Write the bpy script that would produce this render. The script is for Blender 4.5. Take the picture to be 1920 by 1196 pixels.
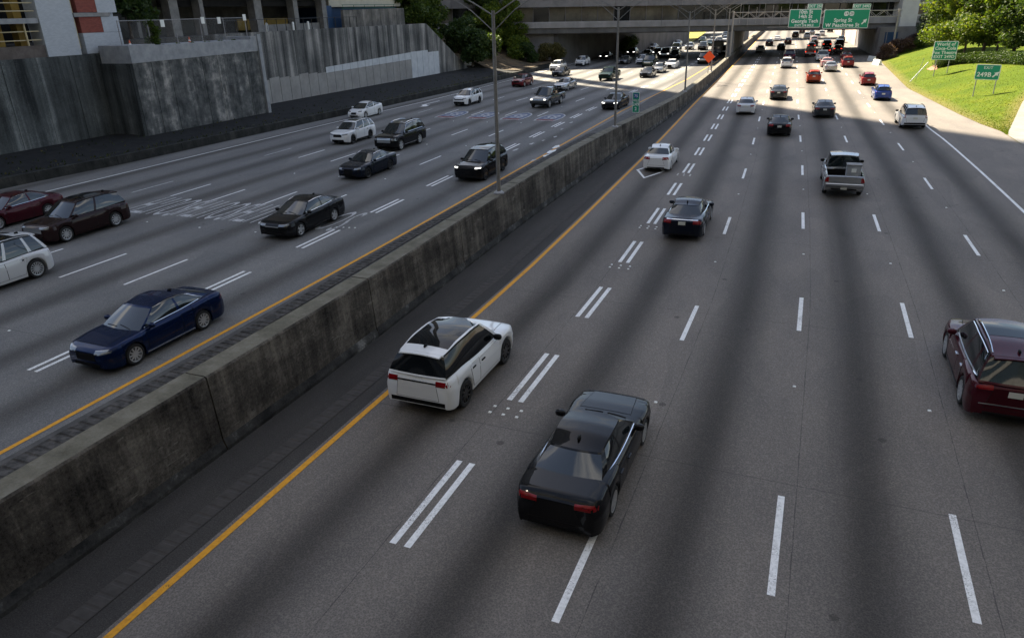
import bpy, bmesh, math, random
from mathutils import Vector, Matrix
from mathutils.bvhtree import BVHTree
random.seed(7)
for o in list(bpy.data.objects): bpy.data.objects.remove(o)
scene = bpy.context.scene; C = scene.collection
# ---------------------------------------------------------------- camera
F_PX, PITCH, ROLL, YAW, CAM_H = 1343.18, .4058, -.0274, .4008, 9.721
cp, sp, cy, sy = math.cos(PITCH), math.sin(PITCH), math.cos(YAW), math.sin(YAW)
FW = Vector((-sy * cp, cy * cp, -sp)); RT0 = Vector((cy, sy, 0)); UP0 = RT0.cross(FW)
RT = math.cos(ROLL) * RT0 + math.sin(ROLL) * UP0; UP = -math.sin(ROLL) * RT0 + math.cos(ROLL) * UP0
CAM = Vector((0, 0, CAM_H))
cd = bpy.data.cameras.new('camera'); cam = bpy.data.objects.new('camera', cd); C.objects.link(cam)
cam.matrix_world = Matrix(((RT.x, UP.x, -FW.x, 0), (RT.y, UP.y, -FW.y, 0), (RT.z, UP.z, -FW.z, CAM_H), (0, 0, 0, 1)))
cd.sensor_width = 36; cd.lens = F_PX / 1920 * 36; cd.clip_start = .05; cd.clip_end = 6000
scene.camera = cam
# ---------------------------------------------------------------- sky, sun, exposure
SUN_EL = math.radians(47); SUN_H = (-.724, .690)
w = bpy.data.worlds.new('World'); scene.world = w; w.use_nodes = True
nt = w.node_tree; nt.nodes.clear()
sk = nt.nodes.new('ShaderNodeTexSky'); sk.sky_type = 'NISHITA'; sk.sun_disc = False
sk.sun_elevation = SUN_EL; sk.sun_rotation = math.atan2(SUN_H[0], SUN_H[1]); sk.air_density = 1.0; sk.dust_density = .8; sk.ozone_density = .6
bg = nt.nodes.new('ShaderNodeBackground'); bg.inputs[1].default_value = .05
tcw = nt.nodes.new('ShaderNodeTexCoord'); sxw = nt.nodes.new('ShaderNodeSeparateXYZ'); nt.links.new(tcw.outputs['Generated'], sxw.inputs[0])
def wm(op, a, b):
    n = nt.nodes.new('ShaderNodeMath'); n.operation = op
    for i, v in enumerate((a, b)):
        if isinstance(v, bpy.types.NodeSocket): nt.links.new(v, n.inputs[i])
        else: n.inputs[i].default_value = v
    return n.outputs[0]
den = wm('ADD', wm('MAXIMUM', sxw.outputs[2], 0), .22); cbw = nt.nodes.new('ShaderNodeCombineXYZ'); nt.links.new(wm('DIVIDE', sxw.outputs[0], den), cbw.inputs[0]); nt.links.new(wm('DIVIDE', sxw.outputs[1], den), cbw.inputs[1])
nzw = nt.nodes.new('ShaderNodeTexNoise'); nt.links.new(cbw.outputs[0], nzw.inputs[0]); nzw.inputs['Scale'].default_value = 2.3; nzw.inputs['Detail'].default_value = 8; nzw.inputs['Roughness'].default_value = .55
rpw = nt.nodes.new('ShaderNodeValToRGB'); nt.links.new(nzw.outputs[0], rpw.inputs[0]); rpw.color_ramp.elements[0].position = .53; rpw.color_ramp.elements[1].position = .66; rpw.color_ramp.elements[0].color = (.07, .07, .07, 1)
mxw = nt.nodes.new('ShaderNodeMix'); mxw.data_type = 'RGBA'; nt.links.new(rpw.outputs[0], mxw.inputs[0]); nt.links.new(sk.outputs[0], mxw.inputs[6]); mxw.inputs[7].default_value = (8.6, 8.4, 8.1, 1)   # scattered cloud
wo = nt.nodes.new('ShaderNodeOutputWorld'); nt.links.new(mxw.outputs[2], bg.inputs[0]); nt.links.new(bg.outputs[0], wo.inputs[0])
sl = bpy.data.lights.new('sun', 'SUN'); sl.energy = 5.0; sl.angle = math.radians(.55); sl.color = (1, .88, .68)
so = bpy.data.objects.new('sun', sl); C.objects.link(so)
SD = Vector((SUN_H[0] * math.cos(SUN_EL), SUN_H[1] * math.cos(SUN_EL), math.sin(SUN_EL)))
so.rotation_euler = SD.to_track_quat('Z', 'Y').to_euler()
vs = scene.view_settings; vs.view_transform = 'Standard'; vs.look = 'None'; vs.gamma = 1; vs.exposure = 2.02
try: vs.use_curve_mapping = False
except Exception: pass
# ---------------------------------------------------------------- helpers
def G(px, py, z=0.0):                       # the ground point a pixel of the 1920 px photograph looks at
    d = (px - 960) / F_PX * RT - (py - 598) / F_PX * UP + FW
    return CAM + d * ((z - CAM_H) / d.z)
def tag(o, label=None, cat=None, group=None, kind=None):
    if label: o['label'] = label
    if cat: o['category'] = cat
    if group: o['group'] = group
    if kind: o['kind'] = kind
    return o
def empty(name, loc, rz=0):
    o = bpy.data.objects.new(name, None); C.objects.link(o); o.location = loc; o.rotation_euler = (0, 0, rz); o.empty_display_size = .3
    return o
def thing(name, label, cat, loc=(0, 0, 0), group=None, rz=0): return tag(empty(name, loc, rz), label, cat, group)
def link(name, me, parent=None):
    o = bpy.data.objects.new(name, me); C.objects.link(o); o.parent = parent
    return o
def mesh_data(name, V, F, mat, smooth=None, fix=False):
    used = sorted({i for f in F for i in f}); mp = {i: k for k, i in enumerate(used)}
    me = bpy.data.meshes.new(name)
    me.from_pydata([tuple(V[i]) for i in used], [], [tuple(mp[i] for i in f) for f in F])
    if mat is not None: me.materials.append(mat)
    if fix:
        bm = bmesh.new(); bm.from_mesh(me); bmesh.ops.recalc_face_normals(bm, faces=bm.faces); bm.to_mesh(me); bm.free()
    if smooth is not None:
        me.polygons.foreach_set('use_smooth', [True] * len(me.polygons))
        try: me.set_sharp_from_angle(angle=math.radians(smooth))
        except Exception: pass
    me.update()
    return me
def mesh_obj(name, V, F, mat, parent=None, smooth=None, fix=False): return link(name, mesh_data(name, V, F, mat, smooth, fix), parent)
def wl(p):                                   # world translation of a parent without rotation
    v = Vector((0, 0, 0))
    while p is not None: v += Vector(p.location); p = p.parent
    return v
BOXF = [(0, 3, 2, 1), (4, 5, 6, 7), (0, 1, 5, 4), (1, 2, 6, 5), (2, 3, 7, 6), (3, 0, 4, 7)]
def boxv(x0, x1, y0, y1, z0, z1): return [(x0, y0, z0), (x1, y0, z0), (x1, y1, z0), (x0, y1, z0), (x0, y0, z1), (x1, y0, z1), (x1, y1, z1), (x0, y1, z1)]
def bevel_me(me, w, seg=1):
    bm = bmesh.new(); bm.from_mesh(me); bmesh.ops.bevel(bm, geom=list(bm.edges), offset=w, segments=seg, affect='EDGES', profile=.5); bm.to_mesh(me); bm.free()
def bm_box_obj(name, c, s, mat, parent=None, bevel=0):
    v = [(c[0] + s[0] * (x - .5), c[1] + s[1] * (y - .5), c[2] + s[2] * (z - .5)) for x, y, z in boxv(0, 1, 0, 1, 0, 1)]
    me = mesh_data(name, v, BOXF, mat)
    if bevel: bevel_me(me, bevel)
    return link(name, me, parent)
def box(name, x0, x1, y0, y1, z0, z1, mat, parent=None, bevel=0, local=False):
    o = wl(parent) if (parent is not None and not local) else Vector((0, 0, 0))
    me = mesh_data(name, boxv(x0 - o.x, x1 - o.x, y0 - o.y, y1 - o.y, z0 - o.z, z1 - o.z), BOXF, mat)
    if bevel: bevel_me(me, bevel)
    return link(name, me, parent)
def wmesh(name, V, F, mat, parent=None, smooth=None, fix=False):
    o = wl(parent) if parent is not None else Vector((0, 0, 0))
    return mesh_obj(name, [Vector(v) - o for v in V], F, mat, parent, smooth, fix)
def tube_data(pts, r, n=6):
    V, F = [], []
    pts = [Vector(p) for p in pts]
    for i, p in enumerate(pts):
        d = (pts[min(i + 1, len(pts) - 1)] - pts[max(i - 1, 0)])
        if d.length < 1e-6: d = Vector((0, 0, 1))
        d.normalize(); a = d.cross(Vector((0, 0, 1)) if abs(d.z) < .9 else Vector((1, 0, 0))).normalized(); b = d.cross(a)
        rr = r[i] if isinstance(r, (list, tuple)) else r
        for k in range(n):
            t = 2 * math.pi * k / n; V.append(p + a * rr * math.cos(t) + b * rr * math.sin(t))
    for i in range(len(pts) - 1):
        for k in range(n): F.append((i * n + k, i * n + (k + 1) % n, (i + 1) * n + (k + 1) % n, (i + 1) * n + k))
    F.append(tuple(reversed(range(n)))); F.append(tuple(range((len(pts) - 1) * n, len(pts) * n)))
    return V, F
def tube_obj(name, pts, r, mat, parent=None, n=6, world=False):
    o = wl(parent) if (world and parent is not None) else Vector((0, 0, 0))
    V, F = tube_data([Vector(p) - o for p in pts], r, n)
    return mesh_obj(name, V, F, mat, parent, smooth=50, fix=True)
BALL = {}
def ball_obj(name, c, s, mat, parent):
    if mat.name not in BALL:
        bm = bmesh.new(); bmesh.ops.create_icosphere(bm, subdivisions=2, radius=1)
        for v in bm.verts:
            for i in range(3): v.co[i] = math.copysign(abs(v.co[i]) ** .75, v.co[i])
        me = bpy.data.meshes.new(name); bm.to_mesh(me); bm.free(); me.materials.append(mat)
        me.polygons.foreach_set('use_smooth', [True] * len(me.polygons)); BALL[mat.name] = me
    o = link(name, BALL[mat.name], parent); o.location = c; o.scale = s
    return o
def dup(root, label=None, group=None, paint=None, old=None, swap=None):
    def cpy(o, par):
        c = o.copy(); C.objects.link(c); c.parent = par
        if c.type == 'MESH' and len(c.material_slots):
            m = o.material_slots[0].material; new = None
            if paint is not None and m == old: new = paint
            elif swap and m is not None and m.name in swap: new = M[swap[m.name]]
            if new is not None: c.material_slots[0].link = 'OBJECT'; c.material_slots[0].material = new
        for ch in kids(o): cpy(ch, c)
        return c
    r = cpy(root, None)
    if label: r['label'] = label
    if group: r['group'] = group
    return r
def kids(o): return [c for c in KID.get(o.name, []) if c.name in bpy.data.objects]
KID = {}
def index_kids(root):
    st = [root]
    allo = {}
    for o in bpy.data.objects:
        if o.parent is not None: allo.setdefault(o.parent.name, []).append(o)
    while st:
        o = st.pop(); KID[o.name] = allo.get(o.name, []); st += KID[o.name]
# ---------------------------------------------------------------- materials
M = {}
def nodes(name):
    m = bpy.data.materials.new(name); m.use_nodes = True; t = m.node_tree; b = t.nodes['Principled BSDF']; M[name] = m
    return m, t, b
def plain(name, col, rough=.5, metal=0, coat=0, emit=0, spec=.5):
    m, t, b = nodes(name); b.inputs['Base Color'].default_value = (*col, 1); b.inputs['Roughness'].default_value = rough
    b.inputs['Metallic'].default_value = metal; b.inputs['Coat Weight'].default_value = coat; b.inputs['Coat Roughness'].default_value = .03
    b.inputs['Specular IOR Level'].default_value = spec
    if emit: b.inputs['Emission Color'].default_value = (*col, 1); b.inputs['Emission Strength'].default_value = emit
    return m
def N(t, typ, **kw):
    n = t.nodes.new('ShaderNode' + typ)
    for k, v in kw.items():
        if k.startswith('i_'):
            key = k[2:]; key = int(key) if key.isdigit() else key.replace('_', ' ')
            if isinstance(v, bpy.types.NodeSocket): t.links.new(v, n.inputs[key])
            else: n.inputs[key].default_value = v
        else: setattr(n, k, v)
    return n
def mth(t, op, a, b=0.0, c=None):
    n = N(t, 'Math', operation=op); 
    for i, v in enumerate((a, b) if c is None else (a, b, c)):
        if isinstance(v, bpy.types.NodeSocket): t.links.new(v, n.inputs[i])
        else: n.inputs[i].default_value = v
    return n.outputs[0]
def ramp(t, fac, stops):
    r = t.nodes.new('ShaderNodeValToRGB'); t.links.new(fac, r.inputs[0]); e = r.color_ramp.elements
    while len(e) < len(stops): e.new(.5)
    for x, (p, c) in zip(e, stops): x.position = p; x.color = (*c, 1) if len(c) == 3 else c
    return r.outputs[0]
def mix(t, fac, a, b, typ='MIX'):
    n = t.nodes.new('ShaderNodeMix'); n.data_type = 'RGBA'; n.blend_type = typ; n.clamp_factor = True
    for k, v in ((0, fac), (6, a), (7, b)):
        if isinstance(v, bpy.types.NodeSocket): t.links.new(v, n.inputs[k])
        else: n.inputs[k].default_value = v if k == 0 else ((*v, 1) if len(v) == 3 else v)
    return n.outputs[2]
def pos(t, scale=(1, 1, 1)):
    g = N(t, 'NewGeometry'); mp = N(t, 'Mapping'); t.links.new(g.outputs['Position'], mp.inputs[0]); mp.inputs['Scale'].default_value = scale
    return mp.outputs[0]
def noise(t, vec, scale=1, detail=5, rough=.6): return N(t, 'TexNoise', i_Vector=vec, i_Scale=scale, i_Detail=detail, i_Roughness=rough).outputs[0]
def bump(t, b, h, strength=.3, dist=.02):
    n = N(t, 'Bump', i_Height=h, i_Strength=strength, i_Distance=dist); t.links.new(n.outputs[0], b.inputs['Normal'])
def stained(name, dark, mid, light, streak=(1.3, 1.3, .07), blot=.5, lo=.38, hi=.66, rough=.85, bumps=.4, blotw=.5):
    m, t, b = nodes(name)
    a = noise(t, pos(t, streak), 1.0, 6, .65); c = noise(t, pos(t), blot, 7, .62); f = noise(t, pos(t), 14, 4, .7)
    v = mth(t, 'ADD', mth(t, 'MULTIPLY', a, 1 - blotw), mth(t, 'MULTIPLY', c, blotw)); v = mth(t, 'ADD', v, mth(t, 'MULTIPLY', mth(t, 'SUBTRACT', f, .5), .22))
    col = ramp(t, v, [(lo, dark), ((lo + hi) / 2, mid), (hi, light)])
    t.links.new(col, b.inputs['Base Color']); b.inputs['Roughness'].default_value = rough; b.inputs['Specular IOR Level'].default_value = .25
    bump(t, b, f, bumps, .02)
    return m
def noisy(name, c1, c2, scale=3, rough=.8, bumps=.25, detail=6, lo=.35, hi=.65, spec=.3):
    m, t, b = nodes(name); f = noise(t, pos(t), scale, detail, .65)
    t.links.new(ramp(t, f, [(lo, c1), (hi, c2)]), b.inputs['Base Color']); b.inputs['Roughness'].default_value = rough; b.inputs['Specular IOR Level'].default_value = spec
    if bumps: bump(t, b, noise(t, pos(t), scale * 6, 4, .7), bumps, .015)
    return m
def barrierm(name, dark, mid, light):
    m, t, b = nodes(name); a = noise(t, pos(t, (2.6, 2.6, .18)), 1, 6, .65); h = noise(t, pos(t, (.35, .35, 2.4)), 1, 6, .7); c = noise(t, pos(t), .55, 7, .6); f = noise(t, pos(t), 13, 5, .75); s = noise(t, pos(t, (.8, .5, 3.5)), 2.2, 4, .7)
    v = mth(t, 'ADD', mth(t, 'MULTIPLY', a, .34), mth(t, 'ADD', mth(t, 'MULTIPLY', h, .24), mth(t, 'MULTIPLY', c, .42))); v = mth(t, 'ADD', v, mth(t, 'MULTIPLY', mth(t, 'SUBTRACT', f, .5), .26))
    col = ramp(t, v, [(.39, dark), (.50, mid), (.64, light)]); scuff = ramp(t, s, [(.60, (0, 0, 0)), (.68, (.8, .8, .8))])
    col = mix(t, mth(t, 'MULTIPLY', scuff, mth(t, 'GREATER_THAN', c, .5)), col, (.20, .185, .165)); pit = ramp(t, f, [(.30, (.25, .25, .25)), (.38, (1, 1, 1))]); col = mix(t, 1, col, pit, 'MULTIPLY')
    t.links.new(col, b.inputs['Base Color']); b.inputs['Roughness'].default_value = .88; b.inputs['Specular IOR Level'].default_value = .2; bump(t, b, f, .6, .025); return m
def leafm(name, c1, c2, c3, trans=.35):
    m = bpy.data.materials.new(name); m.use_nodes = True; t = m.node_tree; t.nodes.clear(); M[name] = m
    g = N(t, 'NewGeometry'); col = ramp(t, g.outputs['Random Per Island'], [(0, c1), (.55, c2), (1, c3)])
    d = N(t, 'BsdfPrincipled', i_Base_Color=col, i_Roughness=.55); d.inputs['Specular IOR Level'].default_value = .3
    tr = N(t, 'BsdfTranslucent', i_Color=mix(t, 1.0, col, (1.3, 1.25, .5), 'MULTIPLY')); mx = N(t, 'MixShader', i_0=trans)
    t.links.new(d.outputs[0], mx.inputs[1]); t.links.new(tr.outputs[0], mx.inputs[2]); o = N(t, 'OutputMaterial'); t.links.new(mx.outputs[0], o.inputs[0])
    return m
def road_mat(name, u0, lane, depth, umax=1e3, base=(.165, .150, .136), dark=(.040, .036, .032), joints=()):
    m, t, b = nodes(name)
    uv = N(t, 'UVMap').outputs[0]; sx = N(t, 'SeparateXYZ', i_0=uv); u, v = sx.outputs[0], sx.outputs[1]
    vec = N(t, 'CombineXYZ', i_0=u, i_1=v).outputs[0]
    st = N(t, 'Mapping', i_Vector=vec); st.inputs['Scale'].default_value = (1.6, .05, 1); lng = noise(t, st.outputs[0], 1, 5, .6)
    st2 = N(t, 'Mapping', i_Vector=vec); st2.inputs['Scale'].default_value = (.5, .16, 1); blt = noise(t, st2.outputs[0], 1, 5, .6); bl2 = noise(t, st2.outputs[0], .23, 4, .6)
    uw = mth(t, 'ADD', u, mth(t, 'MULTIPLY', mth(t, 'SUBTRACT', lng, .5), .45))
    ph = mth(t, 'MULTIPLY', mth(t, 'SUBTRACT', uw, u0), 2 * math.pi / lane)
    band = mth(t, 'MULTIPLY', mth(t, 'ADD', mth(t, 'COSINE', ph), 1), .5)
    band = mth(t, 'POWER', band, 2.5)
    band = mth(t, 'MULTIPLY', band, mth(t, 'ADD', .55, mth(t, 'MULTIPLY', blt, .75)))
    band = mth(t, 'MULTIPLY', band, depth); band = mth(t, 'MULTIPLY', band, mth(t, 'LESS_THAN', uw, umax))
    col = mix(t, band, base, dark)
    patchy = ramp(t, blt, [(.3, (.80, .80, .82)), (.7, (1.12, 1.1, 1.08))]); col = mix(t, 1, col, patchy, 'MULTIPLY')
    vo = N(t, 'TexVoronoi', i_Vector=vec, i_Scale=26.0, feature='F1'); grain = noise(t, vec, 42, 3, .75)
    gr = mth(t, 'ADD', mth(t, 'MULTIPLY', grain, .9), mth(t, 'MULTIPLY', vo.outputs['Distance'], .35))
    col = mix(t, 1, col, ramp(t, gr, [(.36, (.58, .58, .58)), (.60, (1.0, 1.0, 1.0)), (.82, (1.55, 1.53, 1.5))]), 'MULTIPLY')
    tj = mth(t, 'ABSOLUTE', mth(t, 'SUBTRACT', mth(t, 'MODULO', mth(t, 'ADD', v, 100.0), 9.15), 4.5)); tk = mth(t, 'LESS_THAN', tj, mth(t, 'MULTIPLY', mth(t, 'SUBTRACT', grain, .3), .075)); col = mix(t, mth(t, 'MULTIPLY', tk, .38), col, (.03, .03, .03))
    sp = N(t, 'TexVoronoi', i_Vector=vec, i_Scale=.55); sd = mth(t, 'ADD', sp.outputs['Distance'], mth(t, 'MULTIPLY', mth(t, 'SUBTRACT', grain, .5), .10)); sk_ = mth(t, 'LESS_THAN', sd, .055); col = mix(t, mth(t, 'MULTIPLY', sk_, .55), col, (.035, .033, .03))
    pt = N(t, 'TexVoronoi', i_Vector=st2.outputs[0], i_Scale=1.1); pc_ = ramp(t, pt.outputs['Color'], [(.2, (.90, .90, .90)), (.8, (1.07, 1.06, 1.05))]); col = mix(t, .7, col, mix(t, 1, col, pc_, 'MULTIPLY'))
    # transverse tining and thin longitudinal joint cracks
    jt = None
    wob = N(t, 'Mapping', i_Vector=vec); wob.inputs['Scale'].default_value = (.01, .8, 1); wn = noise(t, wob.outputs[0], 1, 6, .8)
    for ju in joints:
        dd = mth(t, 'ABSOLUTE', mth(t, 'ADD', mth(t, 'SUBTRACT', u, ju), mth(t, 'MULTIPLY', mth(t, 'SUBTRACT', wn, .5), .07)))
        k = mth(t, 'LESS_THAN', dd, mth(t, 'MULTIPLY', mth(t, 'SUBTRACT', wn, .36), .055)); jt = k if jt is None else mth(t, 'MAXIMUM', jt, k)
    if jt is not None: col = mix(t, mth(t, 'MULTIPLY', jt, .6), col, (.03, .03, .03))
    t.links.new(col, b.inputs['Base Color']); b.inputs['Roughness'].default_value = .82; b.inputs['Specular IOR Level'].default_value = .3
    bump(t, b, gr, .5, .012)
    return m
# paint and car materials
def paintm(name, col, metal=0.0, rough=.27, flake=0):
    m = plain(name, col, rough, metal, .75 if sum(col) > .12 else .42, spec=.05); return m
for nm, c, mt in (('paint_black', (.006, .006, .007), 0), ('paint_navy', (.003, .013, .055), .5), ('paint_ink', (.006, .009, .018), .2), ('paint_white', (.72, .73, .74), 0), ('paint_pearl', (.62, .63, .64), .1),
                  ('paint_silver', (.42, .43, .44), .75), ('paint_gray', (.17, .175, .18), .6), ('paint_steel', (.31, .315, .32), .6), ('paint_darkgray', (.05, .052, .055), .5), ('paint_maroon', (.055, .006, .012), .35),
                  ('paint_brown', (.022, .010, .010), .3), ('paint_red', (.22, .02, .02), .1), ('paint_orange', (.36, .045, .015), .15), ('paint_darkred', (.14, .01, .014), .3), ('paint_blue', (.018, .05, .24), .3),
                  ('paint_green', (.012, .03, .022), .3), ('paint_tan', (.34, .25, .22), .5), ('paint_rose', (.5, .3, .3), .3), ('paint_purple', (.05, .02, .045), .4)):
    paintm(nm, c, mt)
plain('glass', (.010, .014, .015), .03, 0, 0, spec=1.0)
plain('glass_dark', (.004, .005, .006), .03, 0, 0, spec=.4)
plain('glass_roof', (.004, .005, .006), .03, 0, 0, spec=.18); plain('black_trim', (.006, .006, .0065), .6, spec=.15); plain('tyre', (.012, .012, .012), .8); plain('brake', (.012, .012, .012), .6, 0)
plain('chrome', (.75, .76, .78), .12, 1); plain('chrome_dull', (.45, .46, .48), .3, 1); plain('chrome_grille', (.5, .52, .54), .28, 1)
plain('rim_silver', (.50, .51, .52), .35, .45); plain('rim_black', (.01, .01, .011), .3, .2, .5)
plain('headlight', (.20, .21, .22), .06, .4, 1.0); plain('headlight_on', (1, .97, .9), .1, 0, 0, .9)
plain('taillight', (.20, .004, .006), .15, 0, .4, spec=.2); plain('taillight_on', (1.0, .05, .02), .2, 0, 0, .45); plain('taillight_dark', (.06, .008, .012), .1, 0, 1.0)
plain('plate', (.55, .55, .5), .5)
# paints, metal, signs
def worn(name, c1, c2, under, amt):
    m, t, b = nodes(name); f = noise(t, pos(t), 9, 5, .65); g = noise(t, pos(t), 34, 4, .8); l = noise(t, pos(t), .9, 3, .6)
    col = ramp(t, f, [(.25, c1), (.55, c2)]); k = ramp(t, mth(t, 'ADD', mth(t, 'MULTIPLY', g, .75), mth(t, 'MULTIPLY', l, .35)), [(amt, (0, 0, 0)), (amt + .07, (1, 1, 1))])
    t.links.new(mix(t, k, col, under), b.inputs['Base Color']); b.inputs['Roughness'].default_value = .7; b.inputs['Specular IOR Level'].default_value = .3; bump(t, b, g, .2, .008)
worn('paint_mark', (.60, .60, .59), (.86, .86, .85), (.18, .17, .165), .605); noisy('paint_faded', (.30, .30, .30), (.60, .60, .60), 6, .75, .1, 6, .35, .65)
worn('paint_yellow', (.52, .23, .015), (.74, .35, .03), (.10, .08, .05), .64)
noisy('mark_blue', (.09, .11, .17), (.15, .18, .27), 6); noisy('mark_red', (.16, .05, .05), (.26, .09, .08), 6); noisy('mark_white', (.26, .26, .27), (.52, .52, .53), 5)
noisy('galvanised', (.22, .22, .23), (.34, .34, .35), 6, .5, .05); noisy('pole_gray', (.15, .146, .138), (.22, .213, .205), 3, .55, .05)
plain('sign_green', (.0, .26, .145), .45); plain('sign_white', (.78, .80, .78), .45); plain('sign_orange', (1.0, .10, .012), .5); plain('sign_black', (.02, .02, .02), .5); plain('sign_back', (.3, .3, .31), .5, .5)
plain('sign_blue', (.02, .07, .3), .45); plain('reflector', (.85, .86, .84), .3)
# ---------------------------------------------------------------- road geometry
KN = [(0, 0), (12, 0), (25, .002), (35, .28), (50, .835), (65, 1.55), (80, 2.31), (100, 3.18), (120, 4.02), (145, 5.02), (170, 6.087), (400, 17.0)]
def lin(x, P):
    if x <= P[0][0]: return P[0][1]
    for (a, b), (c, d) in zip(P, P[1:]):
        if x <= c: return b + (d - b) * (x - a) / (c - a)
    return P[-1][1]
def bendR(y): return lin(y, KN)
BL = [(0, 0), (25, 0), (45, .4), (60, .75), (75, 1.05), (90, .8), (110, .5), (143, 1.2), (170, 2.2), (400, 12)]
def bendL(y): return lin(y, BL)
def R_(u, y, z=0.0): return (u - bendR(y), y, z)
def L_(u, y, z=0.0): return (u - bendL(y), y, z)
BAR = [(-8, -12.3), (16, -12.35), (32, -12.86), (52, -13.1), (64, -13.0), (80, -13.05), (105, -14.0), (143, -15.8), (170, -17.2), (400, -27)]
def barx(y): return lin(y, BAR)
LBX = [(-10, -48.8), (20, -48.5), (30, -48.1), (39, -47.2), (54, -46.9), (71, -46.2), (98, -45.6), (133, -46.3), (170, -47.5)]
def sheet(name, xl, xr, ys, mat, zf=lambda x, y: 0.0, ncol=2, uvf=None, parent=None, kind='structure'):
    V, F, UV = [], [], []
    for y in ys:
        a, b = xl(y), xr(y)
        for i in range(ncol + 1):
            x = a + (b - a) * i / ncol; V.append((x, y, zf(x, y))); UV.append(uvf(x, y) if uvf else (x, y))
    n = ncol + 1
    for j in range(len(ys) - 1):
        for i in range(ncol): F.append((j * n + i, j * n + i + 1, (j + 1) * n + i + 1, (j + 1) * n + i))
    o = mesh_obj(name, V, F, mat, parent); uvl = o.data.uv_layers.new(name='UVMap')
    for l in o.data.loops: uvl.data[l.index].uv = UV[l.vertex_index]
    if kind: tag(o, kind=kind)
    return o
YS = [-12 + 2 * i for i in range(92)] + [172 + 6 * i for i in range(39)]
noisy('earth', (.10, .085, .06), (.20, .17, .12), .3)
g = mesh_obj('ground', [(-3000, -3000, -.08), (3000, -3000, -.08), (3000, 3000, -.08), (-3000, 3000, -.08)], [(0, 1, 2, 3)], M['earth']); tag(g, kind='structure')
road_mat('concrete_road', -8.4, 3.46, .92, umax=10.0, joints=(-6.95, -2.65, .62, 3.98, 7.35))
road_mat('concrete_road_oncoming', -19.3, 3.46, .72, base=(.156, .156, .153), joints=(-22.9, -26.5, -30.05, -33.5, -36.9))
roadR = sheet('road', lambda y: R_(-10.5, y)[0], lambda y: R_(46, y)[0] if y > 30 else R_(40, y)[0], YS, M['concrete_road'], ncol=8, uvf=lambda x, y: (x + bendR(y), y))
roadL = sheet('road', lambda y: -56, lambda y: barx(y) - .3, YS, M['concrete_road_oncoming'], ncol=8, uvf=lambda x, y: (x + bendL(y), y))
# wide paved shoulder beside the barrier, milled rumble strip modelled in the sheet
m, t, b = nodes('asphalt_dark')
f = noise(t, pos(t), 38, 3, .75); c = noise(t, pos(t, (1, .25, 1)), .7, 5, .6)
col = mix(t, 1, ramp(t, c, [(.3, (.046, .043, .040)), (.7, (.076, .070, .065))]), ramp(t, f, [(.35, (.5, .5, .5)), (.6, (1, 1, 1)), (.8, (1.8, 1.8, 1.8))]), 'MULTIPLY')
t.links.new(col, b.inputs['Base Color']); b.inputs['Roughness'].default_value = .85; b.inputs['Specular IOR Level'].default_value = .3; bump(t, b, f, .5, .012)
sheet('shoulder', lambda y: barx(y) - .2, lambda y: R_(-10.32, y)[0], YS, M['asphalt_dark'], zf=lambda x, y: .005, uvf=lambda x, y: (x + bendR(y), y))
def rumble(name, xf, w, y0, y1, amp, mat, zb):
    V, F = [], []; pitch = .305; n = int((y1 - y0) / pitch); prof = [(0, 0), (.3, 0), (.42, -1), (.58, -1), (.7, 0)]
    rows = []
    for k in range(n):
        for fy, d in prof: rows.append((y0 + (k + fy) * pitch, d))
    for y, d in rows:
        x = xf(y)
        for dx, q in ((-.5, 0), (-.38, 1), (.38, 1), (.5, 0)): V.append((x + dx * w, y, zb + .002 + amp * (1 + d * q)))
    for j in range(len(rows) - 1):
        for i in range(3): F.append((j * 4 + i, j * 4 + i + 1, j * 4 + 5 + i, j * 4 + 4 + i))
    return tag(mesh_obj(name, V, F, mat), kind='structure')
noisy('rumble_dark', (.036, .034, .032), (.12, .112, .105), 4, .85, .3, 6, .40, .72); noisy('rumble_faint', (.050, .046, .043), (.070, .064, .060), 5, .85, .3)
rumble('rumble_strip', lambda y: barx(y) - 4.42, .55, -2, 60, .032, M['rumble_dark'], .004)
rumble('rumble_strip', lambda y: R_(-11.0, y)[0], .42, 2, 60, .012, M['rumble_faint'], .006)
noisy('shoulder_gray', (.06, .058, .056), (.11, .105, .1), 2, .85, .3)
sheet('shoulder', lambda y: barx(y) - 4.95, lambda y: barx(y) - .3, [-12 + 4 * i for i in range(40)], M['shoulder_gray'], zf=lambda x, y: .003)
# ---------------------------------------------------------------- painted lines
def strip(name, fn, y0, y1, u0, u1, mat, parent, z=.009, step=4.0):
    n = max(1, int((y1 - y0) / step)); V, F = [], []
    for k in range(n + 1):
        y = y0 + (y1 - y0) * k / n; V += [fn(u0, y, z), fn(u1, y, z)]
    F = [(2 * k, 2 * k + 1, 2 * k + 3, 2 * k + 2) for k in range(n)]
    return mesh_obj(name, V, F, mat, parent)
strip('edge_line', R_, -10, 300, -10.22, -10.06, M['paint_yellow'], roadR)
strip('edge_line', L_, -10, 300, -17.70, -17.55, M['paint_yellow'], roadL)
EY = [(66, 10.25), (60, 10.45)]
strip('edge_line', lambda u, y, z: R_(u + lin(y, [(30, 0), (62, 0), (70, -.25), (90, .2)]), y, z), -10, 84, 10.42, 10.58, M['paint_mark'], roadR)
strip('edge_line', lambda u, y, z: (u + lin(y, [(27, 0), (60, .05), (79, .6), (110, .2), (140, -.9), (200, -4)]), y, z), -10, 200, -44.42, -44.28, M['paint_mark'], roadL)
DL = 3.05
for k in range(-2, 40):
    y = 9.54 + 6.096 * k
    if y > 3:
        for du in (-.165, .165): strip('lane_dash', R_, y, y + DL, -6.607 + du - .075, -6.607 + du + .075, M['paint_mark'], roadR)
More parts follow.
